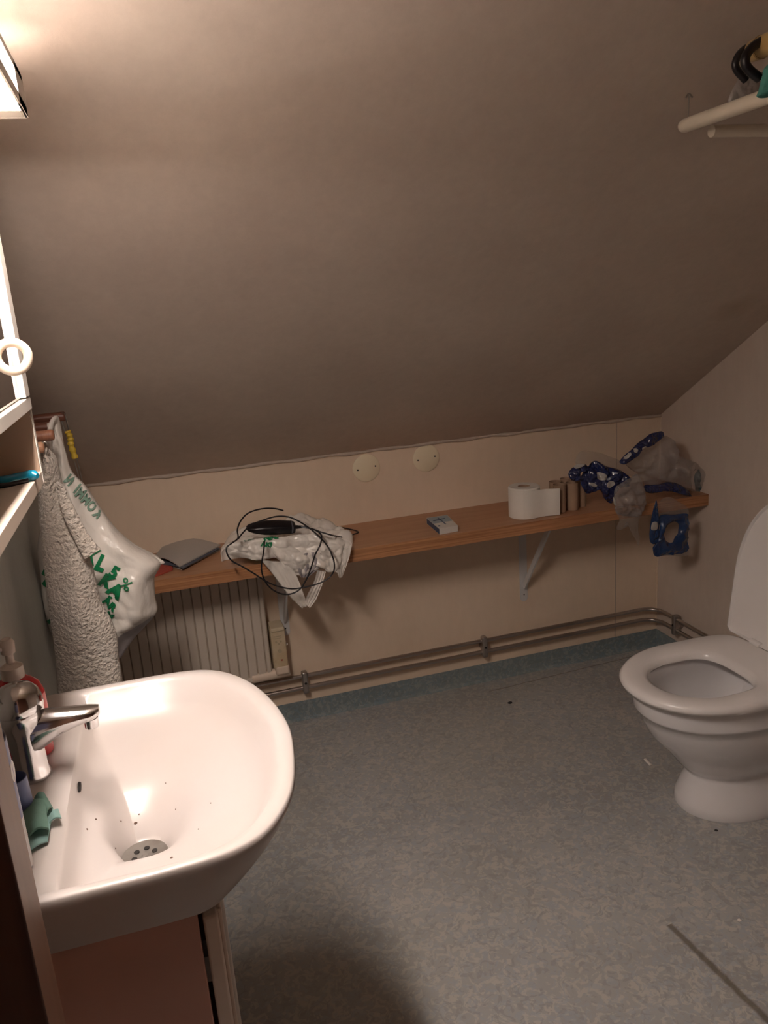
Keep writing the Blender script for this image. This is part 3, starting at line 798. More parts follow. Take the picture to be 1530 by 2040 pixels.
# body of stacked horizontal sections (towels, bags)
def hang(name, rows, y, Tk, m, parent=None, n=120, k=12, wr=.006, ws=14, seed=0, folds=0, terry=0, slope=0, fold_amp=.3):
    L_, R_, Y_, T_ = [], [], [], []
    for r in rows:
        yy = r[4] if len(r) > 4 else y; tk = r[5] if len(r) > 5 else Tk
        L_.append(aty(r[0], r[1], yy)); R_.append(aty(r[2], r[3], yy)); T_.append(Vector((tk, 0, 0)))
    Lc, Rc, Tc = catmull(L_, k), catmull(R_, k), catmull(T_, k)
    rings = []
    for q, (a, b, t) in enumerate(zip(Lc, Rc, Tc)):
        ring = []
        for i in range(n):
            an = 2*PI*i/n
            u = .5-.5*math.cos(an)
            p = a.lerp(b, u)
            s = math.sin(an)
            dep = t.x*(abs(s)**.75)*(1 if s >= 0 else -.8)
            f = fold_amp*math.sin(u*folds*2*PI+q*.06)*t.x*abs(s) if folds else 0
            q3 = p+Vector((0, 0 if s < 0 else 2, 0)); q4 = Vector((q3.x+q3.z*.5, q3.y, q3.z*.55-q3.x*.2))
            wv = (crump(q4, ws, seed)+fnoise(p, ws*.4, seed+3)+crump(q4, ws*2.3, seed+7)*.45)*wr+(fnoise(q3, 130)+fnoise(q3, 260))*terry
            ring.append(Vector((p.x+fnoise(p, ws, seed+1)*wr*.5, p.y-dep+f-wv*abs(s), p.z+fnoise(p, ws, seed+2)*wr*.4)))
        rings.append(ring)
    return link(name, loft(rings), m, parent, auto=80)

# grey terry towel
tw = hang('bath_towel', [(84, 897, 97, 897), (82, 912, 112, 915), (80, 935, 118, 940), (74, 970, 126, 970), (76, 1010, 142, 1012), (80, 1050, 158, 1050), (84, 1100, 174, 1100), (90, 1150, 190, 1150), (96, 1200, 203, 1200),
    (101, 1240, 222, 1236), (107, 1280, 233, 1270), (112, 1320, 236, 1310), (114, 1365, 243, 1350), (117, 1430, 250, 1420), (120, 1520, 258, 1510)], 1.72, .045, M_TOWEL, n=150, k=14, wr=.004, ws=9, seed=2, folds=1, fold_amp=.12, terry=.0022)
tag(tw, 'thick grey-beige terry towel hanging from the peg rail beside the mirror cabinet', 'towel')
fl = hang('folded_edge', [(112, 960, 128, 968), (118, 1000, 152, 1020), (130, 1040, 172, 1058), (150, 1080, 192, 1085), (168, 1112, 200, 1094)], 1.675, .012, M_TOWEL, tw, n=60, wr=.003, ws=25, seed=8, terry=.0022)
hk = thing('towel_hook', (-.24, 1.66, 1.19), 'small metal hanging loop holding the terry towel on the palest peg', 'hook')
link('wire_loop', tube(catmull([on(84, 915, 1, 1.68), on(82, 890, 1, 1.68), on(89, 880, 1, 1.68), on(96, 893, 1, 1.68), on(90, 915, 1, 1.68)], 6), .0015, 8), M_WIRE, hk)

# big carrier bag on pegs
cb = thing('carrier_bag', (-.1, 2.0, .8), 'full white carrier bag with green lettering hanging behind the terry towel', 'bag')
BY = 2.0
bag = hang('bag_body', [(92, 842, 114, 836, 1.98, .006), (95, 862, 121, 872, 1.98, .012), (92, 900, 129, 903, 1.99, .02), (90, 940, 143, 938, 2.0, .028), (88, 980, 170, 970, 2.0, .04), (85, 1020, 193, 1006, 2.0, .05),
    (78, 1060, 222, 1048, 2.0, .06), (74, 1095, 262, 1080, 2.0, .07), (76, 1125, 318, 1113, 2.0, .075), (82, 1165, 307, 1148, 2.0, .08), (90, 1205, 309, 1190, 2.0, .08), (98, 1240, 312, 1214, 2.0, .075),
    (108, 1270, 286, 1246, 2.0, .065), (125, 1300, 260, 1282, 2.0, .05), (160, 1330, 240, 1308, 2.0, .03), (190, 1345, 234, 1318, 2.0, .015)], BY, .1, M_BAG, cb, n=170, k=12, wr=.013, ws=11, seed=11, folds=2, fold_amp=.18)
# grey underside of the film
for pl in bag.data.polygons: pass
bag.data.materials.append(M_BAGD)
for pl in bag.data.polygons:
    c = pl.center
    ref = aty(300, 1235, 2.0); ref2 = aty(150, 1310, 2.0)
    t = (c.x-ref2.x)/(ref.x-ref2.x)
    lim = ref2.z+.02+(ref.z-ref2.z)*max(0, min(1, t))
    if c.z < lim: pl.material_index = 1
link('handle_strap', tube(catmull([aty(100, 925, 1.97), aty(97, 880, 1.95), aty(101, 850, 1.955), aty(108, 838, 1.97), aty(113, 850, 1.99), aty(120, 890, 2.0), aty(128, 925, 2.0)], 7), .006, 12, flat=2.2), M_BAG, cb)
link('corner_tuft', pouch(pxz([(300, 1105), (326, 1118), (322, 1124), (308, 1122), (300, 1135), (292, 1120)], 1.99), 1.99, .008, wr=.003, ws=60), M_BAG, cb)
bvh = bvh_of(bag)
def print_px(s, px_, py_, hpx, ang, bold=.05, y=1.93, m=M_GREEN, sx=1.0, name='printed_word'):
    """word whose baseline starts at that spot of the bag; ang in degrees below horizontal"""
    p = aty(px_, py_, y); sc = 1567.3/(y*1.0)
    h = hpx/sc
    bm = text_bm(s, h/.72, bold)
    place_xz(bm, (p.x, p.z), -math.radians(ang), sx=sx)
    return stamp(name, bm, bvh, .003, m, cb)
for ch, a, b, h, an in (('X', 161, 1109, 25, 38), ('L', 187, 1128, 25, 38), ('5', 214, 1146, 22, 42), ('%', 236, 1166, 22, 42), ('K', 194, 1161, 25, 44), ('A', 212, 1181, 27, 42), ('\u00c4', 203, 1201, 15, 44), ('R', 214, 1212, 15, 44), ('M', 207, 1230, 14, 44),
                        ('V', 76, 1080, 14, 50), ('\u00d6', 72, 1112, 20, 35), ('E', 80, 1150, 28, 30), ('L', 80, 1172, 22, 40), ('K', 90, 1248, 22, 50)):
    print_px(ch, a, b, h, an, .01 if ch == '%' else .06, name='printed_letter')
for q, ch in enumerate('KOMMIN'):
    print_px(ch, 193-11.5*q, 1040-13.0*q, 17, 49, .05, m=M_GREENF, sx=-.8, name='printed_letter')

# wire loop with yellow tape on the last peg
wl = thing('wire_hanger', (-.24, 2.2, 1.1), 'bent steel wire loop wrapped with yellow tape hanging on the last peg', 'wire')
yy = 2.16
link('wire', tube(catmull([aty(169, 985, yy), aty(157, 930, yy), aty(140, 868, yy), aty(132, 835, yy), aty(127, 823, yy+.01), aty(121, 828, yy+.02), aty(130, 862, yy+.02), aty(150, 925, yy+.02), aty(165, 985, yy+.02)], 7), .0016, 8), M_WIRE, wl)
link('tape_wrap', tube(catmull([aty(134, 858, yy), aty(140, 872, yy), aty(142, 888, yy), aty(150, 913, yy)], 6), [.0075+.0015*math.sin(i*1.9) for i in range(19)], 12), M_YEL, wl)

# ================================================================== CLOTHES RAIL, top right
cr = thing('clothes_rail', (1.03, 1.0, 1.775), 'white painted hanging tube under the slope at upper right', 'clothes rail')
pe = on(1357, 253, 1, 1.395); e2 = Vector((pe.x, .45, pe.z))
d = (e2-pe).normalized()
link('tube', tube([pe, pe+d*.004, pe+d*.012, pe+d*.03, e2], [.005, .0105, .0125, .0128, .0128], 28), M_RACKW, cr, auto=80)
q = pe+d*.02
link('hanger_wire', tube([q+Vector((0, 0, .01)), q+Vector((0, .0, .05))], .0012, 8), M_WIRE, cr)
link('ceiling_hook', tube(catmull([q+Vector((-.006, 0, .045)), q+Vector((0, 0, .052)), q+Vector((.008, 0, .046))], 5), .0018, 8), M_WIRE, cr)
pc = on(1432, 252, 1, 1.34); 
link('cross_bar', tube([(pc.x, 1.36, pc.z-.004), (1.5, 1.36, pc.z-.004), (XR, 1.36, pc.z-.004)], [.011, .012, .012], 24), M_RACKW, cr)
# second, varnished pole with hangers hooked over it
vp = thing('varnished_pole', (1.17, 1.0, 1.84), 'yellowish varnished pole carrying black hooks at the top right edge', 'pole')
pe2 = on(1496, 103, 1, 1.22); e3 = Vector((pe2.x, .45, pe2.z))
d2 = (e3-pe2).normalized()
link('pole', tube([pe2, pe2+d2*.004, pe2+d2*.02, e3], [.008, .0165, .0175, .0175], 28), M_TAN, vp, auto=80)
link('ring_groove', tube([pe2+d2*.022, pe2+d2*.026], .0182, 28), mat('pole_groove', (.30, .19, .07), .4), vp)
for pts, y, lab in (([(1503, 90), (1485, 97), (1471, 111), (1465, 127), (1469, 141), (1486, 160)], 1.225, 'black plastic hook looped over the end of the yellowish pole, the left of two'),
                    ([(1517, 82), (1499, 94), (1487, 110), (1485, 126), (1493, 140), (1513, 156)], 1.185, 'black plastic hook looped over the yellowish pole, the right of two')):
    tag(link('plastic_hook', tube(catmull([aty(a, b, y) for a, b in pts], 8), .0062 if y > 1.2 else .0075, 14), M_BLACK), lab, 'hook', 'hooks on the pole')
# translucent garment cover and teal cloth hanging off it
gp = thing('garment_cover', (1.2, 1.2, 1.72), 'dusty translucent garment cover hanging behind the white tube', 'garment cover')
link('film', pouch(pxz([(1466, 165), (1490, 145), (1560, 150), (1640, 190), (1640, 212), (1560, 205), (1500, 197), (1452, 206)], 1.26), 1.26, .012, wr=.003, ws=30), film_mat('dusty_film', (.50, .45, .43), .7, .5), gp)
tg = tag(link('teal_garment', pouch(pxz([(1519, 150), (1532, 125), (1600, 90), (1660, 130), (1660, 185), (1560, 190), (1510, 195), (1511, 180)], 1.16), 1.16, .02, wr=.006, ws=25), mat('teal_cloth', (.05, .20, .17), .8)),
    'teal cloth at the right edge of the photo behind the white tube', 'garment')

# ================================================================== THINGS ON THE SHELF
Z0 = ST+.0008
# toilet roll
c = Vector((1.208, 2.462, 0))
tr = thing('toilet_roll', (c.x, c.y, Z0), 'white toilet paper roll with loose sheet standing on the shelf', 'toilet paper')
R_, H_ = .056, .108
bm = bmesh.new(); n = 56
prof = [(R_, 0), (R_, H_-.004), (R_-.004, H_), (.022, H_), (.022, 0)]
rr = [[Vector((c.x+r*math.cos(2*PI*i/n), c.y+r*math.sin(2*PI*i/n), Z0+h)) for i in range(n)] for r, h in prof]
rr.append([v.copy() for v in rr[0]]); bm = loft(rr, False, False); bmesh.ops.remove_doubles(bm, verts=bm.verts, dist=1e-6)
link('roll', bm, M_PAPER, tr, auto=40)
link('core', loft([[Vector((c.x+r*math.cos(2*PI*i/n), c.y+r*math.sin(2*PI*i/n), Z0+h)) for i in range(n)] for r, h in ((.0218, .001), (.0218, H_-.001), (.0205, H_-.001), (.0205, .001))], False, False), M_CARD, tr)
# loose sheet leaving the roll towards the right
P = [Vector((c.x+R_*1.01*math.cos(a), c.y+R_*1.01*math.sin(a), 0)) for a in [math.radians(t) for t in (-120, -100, -85)]]
P += [Vector((1.262, 2.412, 0)), Vector((1.30, 2.405, 0)), Vector((1.328, 2.404, 0))]
P = catmull(P, 6)
def band(P, z0, z1, th, bm=None):
    rings = []
    for i, p in enumerate(P):
        t = (P[min(i+1, len(P)-1)]-P[max(i-1, 0)]).normalized(); nn = Vector((t.y, -t.x, 0))
        zt = z1(i/(len(P)-1)) if callable(z1) else z1
        rings.append([p+nn*th+Vector((0, 0, z0)), p+nn*th+Vector((0, 0, zt)), p+Vector((0, 0, zt)), p+Vector((0, 0, z0))])
    return loft(rings)
link('loose_sheet', band([Vector((p.x-.004*max(0, (i-len(P)+4)), p.y, 0)) for i, p in enumerate(P)], Z0+.001, lambda t: Z0+H_-.003-.010*t, .0015), M_PAPER, tr)
# cardboard tubes
tubes = [(1.338, 2.445, 'cardboard tube next to the toilet roll, front left of the cluster'), (1.391, 2.450, 'cardboard tube at the front centre of the cluster on the shelf'), (1.437, 2.475, 'cardboard tube at the right end of the cluster'),
         (1.350, 2.497, 'cardboard tube at the back left of the cluster'), (1.402, 2.510, 'tallest looking cardboard tube at the back of the cluster')]
for x, y, lab in tubes:
    r = .0225; h = .100+random.uniform(-.002, .003)
    t = tag(link('cardboard_tube', loft([[Vector((x+q*math.cos(2*PI*i/32), y+q*math.sin(2*PI*i/32), Z0+z)) for i in range(32)] for q, z in ((r-.0012, .0), (r, .0), (r, h), (r-.0012, h), (r-.0012, .001))], False, False), M_CARD), lab, 'cardboard tube', 'empty toilet roll tubes on the shelf')
# white and blue box
bxm = thing('small_box', (.885, 2.47, Z0), 'small white and blue cardboard packet lying on the middle of the shelf', 'box')
q = [atz(a, b, ST+.012) for a, b in ((876, 1059), (912, 1052), (891, 1031), (850, 1037))]
q = [Vector((p.x, p.y, 0)) for p in q]
hB = .021
def slab(quad, z0, z1, bm=None): return loft([[Vector((p.x, p.y, z)) for p in quad] for z in (z0, z1)], bm=bm)
link('carton', slab(q, Z0, Z0+hB), M_BOXW, bxm, smooth=False)
def inq(u, v): return q[0].lerp(q[1], u).lerp(q[3].lerp(q[2], u), v)
link('blue_panel', slab([inq(-.004, .03), inq(.0, .03), inq(.0, .98), inq(-.004, .98)], Z0+.001, Z0+hB-.002), M_BOXB, bxm, smooth=False)
link('pale_panel', slab([inq(.0, .45), inq(.98, .45), inq(.98, .97), inq(.0, .97)], Z0+hB, Z0+hB+.0005), M_BOXP, bxm, smooth=False)
bm = slab([inq(.12, .62), inq(.75, .70), inq(.75, .76), inq(.12, .70)], Z0+hB+.0005, Z0+hB+.001)
slab([inq(.48, .25), inq(.54, .25), inq(.50, .85), inq(.44, .85)], Z0+hB, Z0+hB+.001, bm)
slab([inq(.08, .18), inq(.18, .18), inq(.18, .24), inq(.08, .24)], Z0+hB, Z0+hB+.001, bm)
link('printed_mark', bm, M_BOXB, bxm, smooth=False)

# folded grey cloth + red cloth
def mound(name, outline_px, zc, h, m, parent=None, seed=0, wr=.004, ws=30, rings=16, k=8, base=Z0, flatness=2.4):
    O = catmull([atz(a, b, zc) for a, b in outline_px], k, True)
    c = Vector((sum(p.x for p in O)/len(O), sum(p.y for p in O)/len(O), 0)); bm = bmesh.new(); n = len(O)
    def P(s, i, top):
        p = O[i]; x, y = c.x+(p.x-c.x)*s, c.y+(p.y-c.y)*s
        e = math.sqrt(max(0, 1-s**flatness))
        return Vector((x, min(y, YB-.012), base+(.002+h*e*(.75+.6*fnoise((x, y, 0), ws*.5, seed))+(crump((x, y*1.4, 0), ws, seed)+.5*crump((x, y, 0), ws*2.2, seed+2))*wr*min(1, e+.2)+wr if top else 0)))
    for top in (1, 0):
        cv = bm.verts.new(P(0, 0, top)); prev = None
        for r in range(1, rings+1):
            cur = [bm.verts.new(P(r/rings, i, top)) for i in range(n)]
            for i in range(n):
                j = (i+1) % n
                bm.faces.new((cv, cur[i], cur[j]) if prev is None else (prev[i], cur[i], cur[j], prev[j]))
            prev = cur
    # close the rim
    bmesh.ops.remove_doubles(bm, verts=bm.verts, dist=1e-6)
    be = [e for e in bm.edges if e.is_boundary]
    if be: bmesh.ops.bridge_loops(bm, edges=be)
    return link(name, bm, m, parent, auto=70)
gcl = thing('folded_cloth', (.0, 2.5, Z0), 'flat folded light grey cloth at the left end of the shelf', 'cloth')
def S2(name, px4, z, th, m, parent, bend, seed=0): 
    return sheet(name, [tuple(atz(a, b, z)[:2]) for a, b in px4], z, th, m, parent, bend, seed=seed)
S2('bottom_layer', ((312, 1124), (362, 1136), (440, 1096), (330, 1090)), ST+.001, .004, M_CLOTH, gcl, .002)
S2('middle_layer', ((322, 1126), (365, 1134), (438, 1094), (340, 1082)), ST+.008, .003, M_CLOTHB, gcl, .004, 4)
S2('top_layer', ((305, 1115), (358, 1131), (440, 1088), (335, 1078)), ST+.013, .004, M_CLOTH, gcl, .014, 7)
tag(mound('red_cloth', [(296, 1120), (330, 1122), (345, 1132), (330, 1140), (312, 1146), (298, 1146)], ST+.004, .006, M_REDCL, seed=3), 'dull red cloth poking out beside the carrier bag on the shelf', 'cloth')

# crumpled bag with device on the shelf
yb = 2.40
sbg = thing('crumpled_bag', (.35, yb, Z0), 'empty crumpled white plastic bag with green print draped over the shelf edge', 'bag')
mnd = mound('top_heap', [(440, 1105), (455, 1075), (485, 1035), (530, 1018), (580, 1020), (625, 1035), (665, 1052), (700, 1068), (694, 1074), (650, 1078), (600, 1084), (540, 1091), (480, 1100), (450, 1104)], ST+.02, .036, M_BAG, sbg, seed=21, wr=.026, ws=9, rings=44, k=14)
fb = pouch(pxz([(452, 1098), (480, 1080), (560, 1068), (640, 1066), (699, 1078), (697, 1100), (690, 1128), (678, 1140), (662, 1122), (646, 1118), (632, 1136), (606, 1146), (584, 1142), (562, 1122), (530, 1106), (512, 1116), (490, 1108), (470, 1112), (454, 1110)], 2.362), 2.362, .020, .004, wr=.020, ws=14, seed=23)
fbo = link('front_flap', fb, M_BAG, sbg, auto=80)
def ribbon(name, Lp, Rp, y, th, m, parent, seed=0, wr=.004, ws=30):
    L_ = catmull([aty(*p, y) for p in Lp], 6); R2 = catmull([aty(*p, y) for p in Rp], 6); rings = []
    for a, b in zip(L_, R2):
        f, bk = [], []
        for i in range(13):
            p = a.lerp(b, i/12); wv = ridge(p, ws, seed)*wr+math.sin(i*1.6)*th*.4
            f.append(p+Vector((0, -th-wv, 0))); bk.append(p+Vector((0, th*.3-wv, 0)))
        rings.append(f+bk[::-1])
    return link(name, loft(rings), m, parent, auto=70)
ribbon('handle', [(520, 1115), (545, 1145), (575, 1185), (600, 1210)], [(575, 1120), (592, 1150), (605, 1185), (612, 1205)], 2.352, .006, M_BAG, sbg, 2)
ribbon('handle', [(632, 1135), (625, 1160), (612, 1185), (609, 1203)], [(648, 1138), (640, 1165), (630, 1190), (616, 1209)], 2.350, .006, M_BAG, sbg, 6)
ribbon('handle', [(660, 1110), (668, 1130), (675, 1150)], [(699, 1085), (694, 1110), (680, 1148)], 2.352, .006, M_BAG, sbg, 9)
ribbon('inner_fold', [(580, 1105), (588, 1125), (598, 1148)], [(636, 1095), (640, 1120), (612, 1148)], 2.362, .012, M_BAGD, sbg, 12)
for (pts, yy_, sd_) in (([(600, 1072), (645, 1062), (690, 1078), (699, 1092), (665, 1100), (610, 1092)], 2.362, 61), ([(540, 1085), (590, 1092), (628, 1125), (600, 1140), (560, 1118)], 2.352, 62), ([(636, 1085), (680, 1085), (676, 1128), (652, 1138), (634, 1112)], 2.352, 63), ([(452, 1085), (500, 1078), (530, 1100), (500, 1112), (460, 1106)], 2.358, 64)):
    link('crumpled_fold', pouch(pxz(pts, yy_), yy_, .016, .004, wr=.014, ws=17, seed=sd_, rings=20, k=10), M_BAG, sbg, auto=60)
bvh2 = bvh_of(mnd, fbo)
for (s, a, b, h, an) in (('KOMM', 487, 1079, 12, -8), ('NMI', 525, 1080, 12, -4), ('AKI', 519, 1092, 10, 12)):
    p = aty(a, b, 2.36); bm = text_bm(s, h/640/.72, .07); place_xz(bm, (p.x, p.z), -math.radians(an), y=0)
    for v in bm.verts: v.co.y = 2.36
    dd = (p-EYE).normalized()
    stamp('printed_word', bm, bvh2, .003, M_GREEN, sbg, d=Vector((0, .8, -.6)), start=.3)
# black device
dv = thing('power_adapter', (.30, 2.44, ST+.06), 'black elongated electrical adapter lying on the crumpled bag', 'adapter')
A, Bp = aty(500, 1052, 2.385), aty(588, 1050, 2.385)
ax = (Bp-A).normalized(); upv = Vector((0, -.35, .94)); sd = ax.cross(upv).normalized(); upv = sd.cross(ax)
def adring(t, w_, h_): 
    cpt = A.lerp(Bp, t); out = []
    for i in range(24):
        a = 2*PI*i/24; ca, sa = math.cos(a), math.sin(a)
        out.append(cpt+sd*w_*math.copysign(abs(ca)**.5, ca)+upv*h_*math.copysign(abs(sa)**.5, sa))
    return out
link('case', loft([adring(-.10, .008, .003), adring(-.06, .014, .006), adring(.05, .020, .010), adring(.30, .024, .016), adring(.55, .024, .017), adring(.9, .022, .015), adring(.98, .020, .013), adring(1., .015, .009)]), M_BLACK, dv, auto=45)
link('strain_relief', tube([Bp, Bp+ax*.015, Bp+ax*.035], [.007, .005, .0028], 12), M_CORD, dv)
link('end_label', loft([adring(.90, .0226, .0154), adring(.93, .0222, .0150)], False, False), mat('adapter_grey', (.12, .12, .14), .4), dv)
# its cord, looping over the bag and below the shelf edge
def cord(pxs): return [aty(a, b, y-(.055 if 1080 < b < 1128 else .036 if b > 1056 else .012)) for a, b, y in pxs]
K = cord([(600, 1050, 2.37), (625, 1055, 2.35), (640, 1066, 2.335), (638, 1085, 2.325), (628, 1105, 2.32), (620, 1130, 2.32), (610, 1155, 2.32), (596, 1175, 2.32), (575, 1184, 2.32), (552, 1180, 2.32), (533, 1165, 2.32), (523, 1145, 2.32), (521, 1125, 2.325), (525, 1100, 2.33), (527, 1078, 2.345)])
bm = tube(catmull(K, 8), .0024, 8)
K = cord([(564, 1017, 2.45), (545, 1013, 2.43), (520, 1014, 2.41), (495, 1022, 2.39), (480, 1037, 2.37), (473, 1055, 2.35), (474, 1072, 2.335), (462, 1082, 2.33), (452, 1090, 2.325), (452, 1102, 2.32), (462, 1117, 2.32), (485, 1130, 2.32), (505, 1142, 2.32), (525, 1155, 2.32), (545, 1165, 2.32), (580, 1173, 2.32), (615, 1168, 2.32), (645, 1158, 2.32), (663, 1142, 2.32), (666, 1122, 2.32), (658, 1098, 2.325), (643, 1076, 2.335), (620, 1055, 2.35), (598, 1040, 2.36), (575, 1030, 2.37), (550, 1029, 2.37), (525, 1036, 2.36), (500, 1046, 2.345), (485, 1060, 2.335), (474, 1074, 2.325)])
tube(catmull(K, 8), .0024, 8, bm=bm)
K = cord([(600, 1049, 2.37), (620, 1053, 2.355), (640, 1060, 2.35), (665, 1067, 2.365)]) + [atz(a, b, ST+.004) for a, b in ((690, 1070), (705, 1064), (714, 1060), (705, 1056), (680, 1051), (655, 1050))]
tube(catmull(K, 8), .0024, 8, bm=bm)
link('cord', bm, M_CORD, dv)

# ================================================================== PLASTIC WRAPS
# left wrap: blue film with white petals, clear end drooping
w1 = thing('plastic_wrap', (1.5, 2.42, Z0), 'torn blue and clear plastic wrapper beside the cardboard tubes, drooping over the shelf edge', 'wrapper', 'torn blue wrappers on the shelf')
yw = 2.42
blue = link('blue_film', pouch(pxz([(1158, 955), (1175, 928), (1190, 920), (1215, 930), (1252, 948), (1250, 968), (1232, 972), (1222, 985), (1218, 1003), (1205, 997), (1195, 975), (1175, 980), (1165, 975)], yw), yw, .022, .02, wr=.022, ws=16, seed=31), M_FILMB, w1, auto=50)
blk = link('blue_film', pouch(pxz([(1133, 948), (1138, 935), (1150, 928), (1168, 926), (1172, 935), (1155, 942), (1154, 955), (1142, 958)], yw), yw, .015, .01, wr=.008, ws=30, seed=34), M_FILMB, w1, auto=50)
link('clear_film', pouch(pxz([(1225, 975), (1250, 955), (1270, 945), (1284, 970), (1286, 1000), (1278, 1020), (1262, 1030), (1240, 1028), (1225, 1015)], yw-.05), yw-.05, .03, .01, wr=.02, ws=20, seed=35), M_FILMG, w1, auto=50)
link('clear_film', pouch(pxz([(1228, 1010), (1275, 1015), (1272, 1045), (1274, 1085), (1265, 1075), (1250, 1040), (1240, 1055), (1228, 1054), (1234, 1035)], 2.36), 2.36, .006, .004, wr=.010, ws=30, seed=36), M_FILMC, w1, auto=50)
link('clear_film', pouch(pxz([(1148, 925), (1155, 900), (1185, 900), (1230, 915), (1270, 945), (1240, 945), (1190, 925)], yw+.06), yw+.06, .02, .01, wr=.01, ws=25, seed=37), M_FILMC, w1, auto=50)
bv = bvh_of(blue, blk)
for (a, b, rx_, rz_, an) in ((1203, 951, .022, .0135, -25), (1219, 966, .016, .012, 10), (1188, 968, .014, .006, -25)):
    p = aty(a, b, yw-.03); stamp('white_print', ellipse_bm((p.x, p.z), rx_, rz_, math.radians(an)), bv, .0015, M_FILMW, w1, cut=.008)
p = aty(1219, 1000, yw-.03); link('torn_edge', pouch([(p.x-.004, p.z+.022), (p.x+.005, p.z+.010), (p.x+.008, p.z-.012), (p.x-.002, p.z-.002)], yw-.045, .003, wr=.001, k=4), M_FILMW, w1)
link('white_rim', pouch(pxz([(1143, 930), (1152, 924), (1165, 925), (1160, 930), (1148, 934)], yw-.015), yw-.015, .004, wr=.002, k=5), M_FILMW, w1)

# right wrap: clear body, blue bands
w2 = thing('plastic_wrap', (1.75, 2.45, Z0), 'large puffed clear plastic wrapper with dark blue bands in the corner of the shelf', 'wrapper', 'torn blue wrappers on the shelf')
y2 = 2.45
link('clear_film', pouch(pxz([(1240, 915), (1275, 885), (1310, 868), (1335, 870), (1352, 905), (1375, 918), (1400, 932), (1416, 945), (1415, 965), (1395, 980), (1370, 975), (1330, 965), (1290, 968), (1270, 945), (1250, 930)], y2), y2, .055, .03, wr=.03, ws=13, seed=41, rings=26), M_FILMG, w2, auto=50)
b1 = link('blue_band', pouch(pxz([(1234, 920), (1250, 903), (1275, 880), (1300, 863), (1318, 860), (1322, 872), (1300, 886), (1280, 892), (1262, 915), (1245, 924)], y2-.055), y2-.055, .014, .006, wr=.010, ws=26, seed=43), M_FILMB, w2, auto=50)
b2 = link('blue_band', pouch(pxz([(1284, 968), (1310, 966), (1335, 960), (1365, 972), (1378, 988), (1366, 986), (1330, 978), (1300, 982), (1286, 980)], y2-.065), y2-.065, .012, .006, wr=.008, ws=24, seed=44), M_FILMB, w2, auto=50)
link('teal_end', pouch(pxz([(1385, 945), (1400, 928), (1416, 945), (1422, 970), (1405, 982), (1388, 982)], y2-.01), y2-.01, .02, .01, wr=.012, ws=24, seed=45), film_mat('teal_grey_film', (.05, .12, .13), .8, .3), w2, auto=50)
bv = bvh_of(b1, b2)
for (a, b, rx_, rz_, an) in ((1252, 908, .017, .009, 35), (1268, 898, .008, .008, 0), (1284, 893, .010, .007, 0)):
    p = aty(a, b, y2-.07); stamp('white_print', ellipse_bm((p.x, p.z), rx_, rz_, math.radians(an)), bv, .0015, M_FILMW, w2, cut=.008)

# hanging wrap under the shelf edge, small window in it
w3 = thing('plastic_wrap', (1.62, 2.36, .5), 'blue plastic wrapper with an oval window hanging below the shelf edge', 'wrapper', 'torn blue wrappers on the shelf')
y3 = 2.345
link('film_strip', pouch(pxz([(1305, 1002), (1309, 1000), (1312, 1030), (1313, 1075), (1303, 1085), (1294, 1075), (1296, 1040)], y3-.012), y3-.012, .006, .004, wr=.006, ws=30, seed=51), M_FILMB2, w3, auto=50)
Oo = [(1313, 1026), (1340, 1024), (1367, 1023), (1370, 1045), (1368, 1070), (1368, 1094), (1350, 1103), (1325, 1105), (1303, 1107), (1298, 1092), (1306, 1075), (1312, 1050)]
Ii = [(1328, 1043), (1340, 1038), (1349, 1042), (1350, 1052), (1347, 1062), (1341, 1072), (1335, 1080), (1327, 1078), (1322, 1070), (1320, 1062), (1322, 1055), (1325, 1049)]
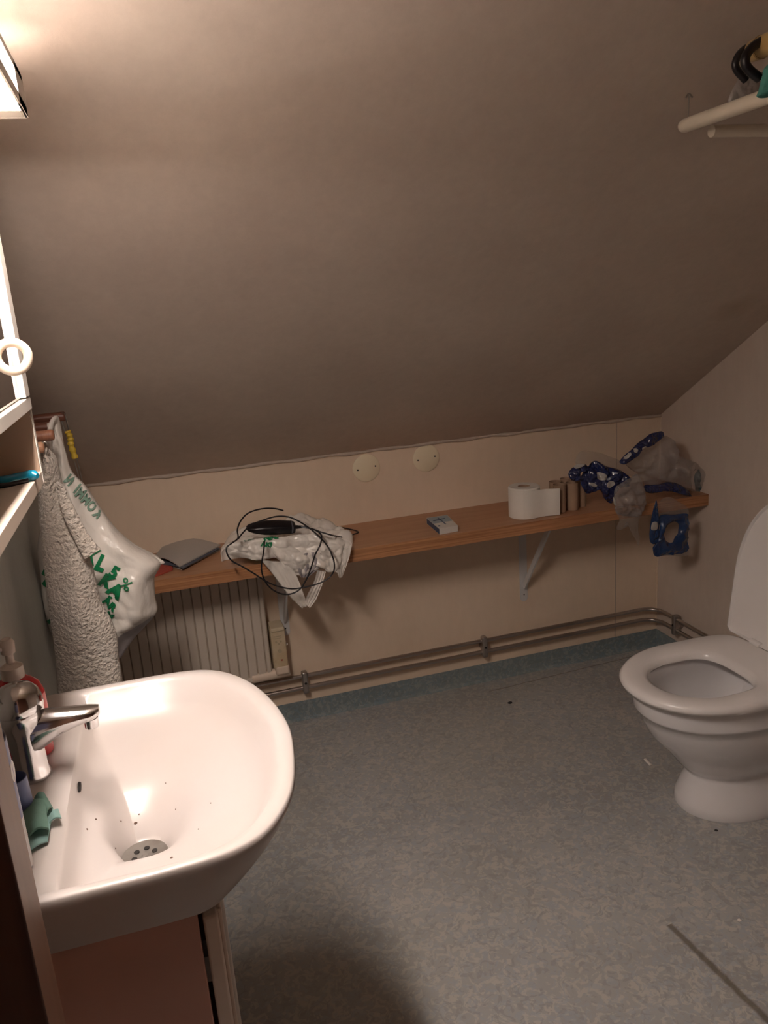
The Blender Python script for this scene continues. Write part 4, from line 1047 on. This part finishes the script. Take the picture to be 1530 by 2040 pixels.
def film_ring(Oo, Ii, y, m, parent, seed):
    o_ = catmull([aty(*p, y) for p in Oo], 6, True); i2 = catmull([aty(*p, y) for p in Ii], 6, True); rings = []
    for side in (0, 1):
        for t in ([j/8 for j in range(9)] if side == 0 else [j/8 for j in range(8, -1, -1)]):
            r = []
            for a, b in zip(o_, i2):
                p = a.lerp(b, t); wv = ridge(p, 26, seed)*.010+.008*math.sin(t*PI)
                r.append(p+Vector((0, -wv-(.002 if side == 0 else 0), 0)))
            rings.append(r)
    rings.append([v.copy() for v in rings[0]])
    bm = loft(rings, False, False); bmesh.ops.remove_doubles(bm, verts=bm.verts, dist=1e-6)
    return link('film_panel', bm, m, parent, auto=50)
fp = film_ring(Oo, Ii, y3, M_FILMB2, w3, 52)
link('clear_top', pouch(pxz([(1312, 1002), (1330, 990), (1355, 1000), (1368, 1012), (1368, 1030), (1340, 1030), (1313, 1030)], y3+.006), y3+.006, .012, .006, wr=.012, ws=26, seed=53), M_FILMC, w3, auto=50)
p = aty(1304, 1048, y3-.02); link('white_print', pouch([(p.x-.012, p.z-.012), (p.x+.012, p.z-.014), (p.x+.011, p.z+.012), (p.x-.009, p.z+.013)], y3-.019, .002, wr=.001, k=5), M_FILMW, w3)
link('clear_hem', pouch(pxz([(1320, 1100), (1345, 1098), (1369, 1094), (1370, 1107), (1345, 1108), (1322, 1107)], y3), y3, .003, .002, wr=.004, ws=40, seed=55, k=6), M_FILMC, w3)

# ================================================================== LITTER ON THE FLOOR
p = atz(1291, 1520, 0)
sc_ = thing('paper_scrap', (p.x, p.y, 0), 'tiny white paper scrap lying on the floor in front of the toilet', 'scrap')
sheet('scrap', [(p.x-.006, p.y-.018), (p.x+.005, p.y-.018), (p.x+.007, p.y+.02), (p.x-.003, p.y+.02)], .0, .0008, M_PAPER, sc_, .002)
for (a, b, r, m, lab) in ((1016, 1401, .007, M_DARK, 'dark crumb of dirt on the open floor near the shelf bracket'), (1473, 1724+110, .004, M_PAPER, 'white crumb on the floor near the lower right seam'), (1427, 1655, .004, M_DARK, 'dark crumb on the floor right against the toilet foot')):
    p = atz(a, b, 0); bm = bmesh.new(); bmesh.ops.create_icosphere(bm, subdivisions=2, radius=r)
    for v in bm.verts: v.co = Vector((v.co.x*1.3, v.co.y, v.co.z*.4))*(1+.4*fnoise(v.co, 300))+Vector((p.x, p.y, r*.4))
    tag(link('floor_crumb', bm, m), lab, 'crumb')
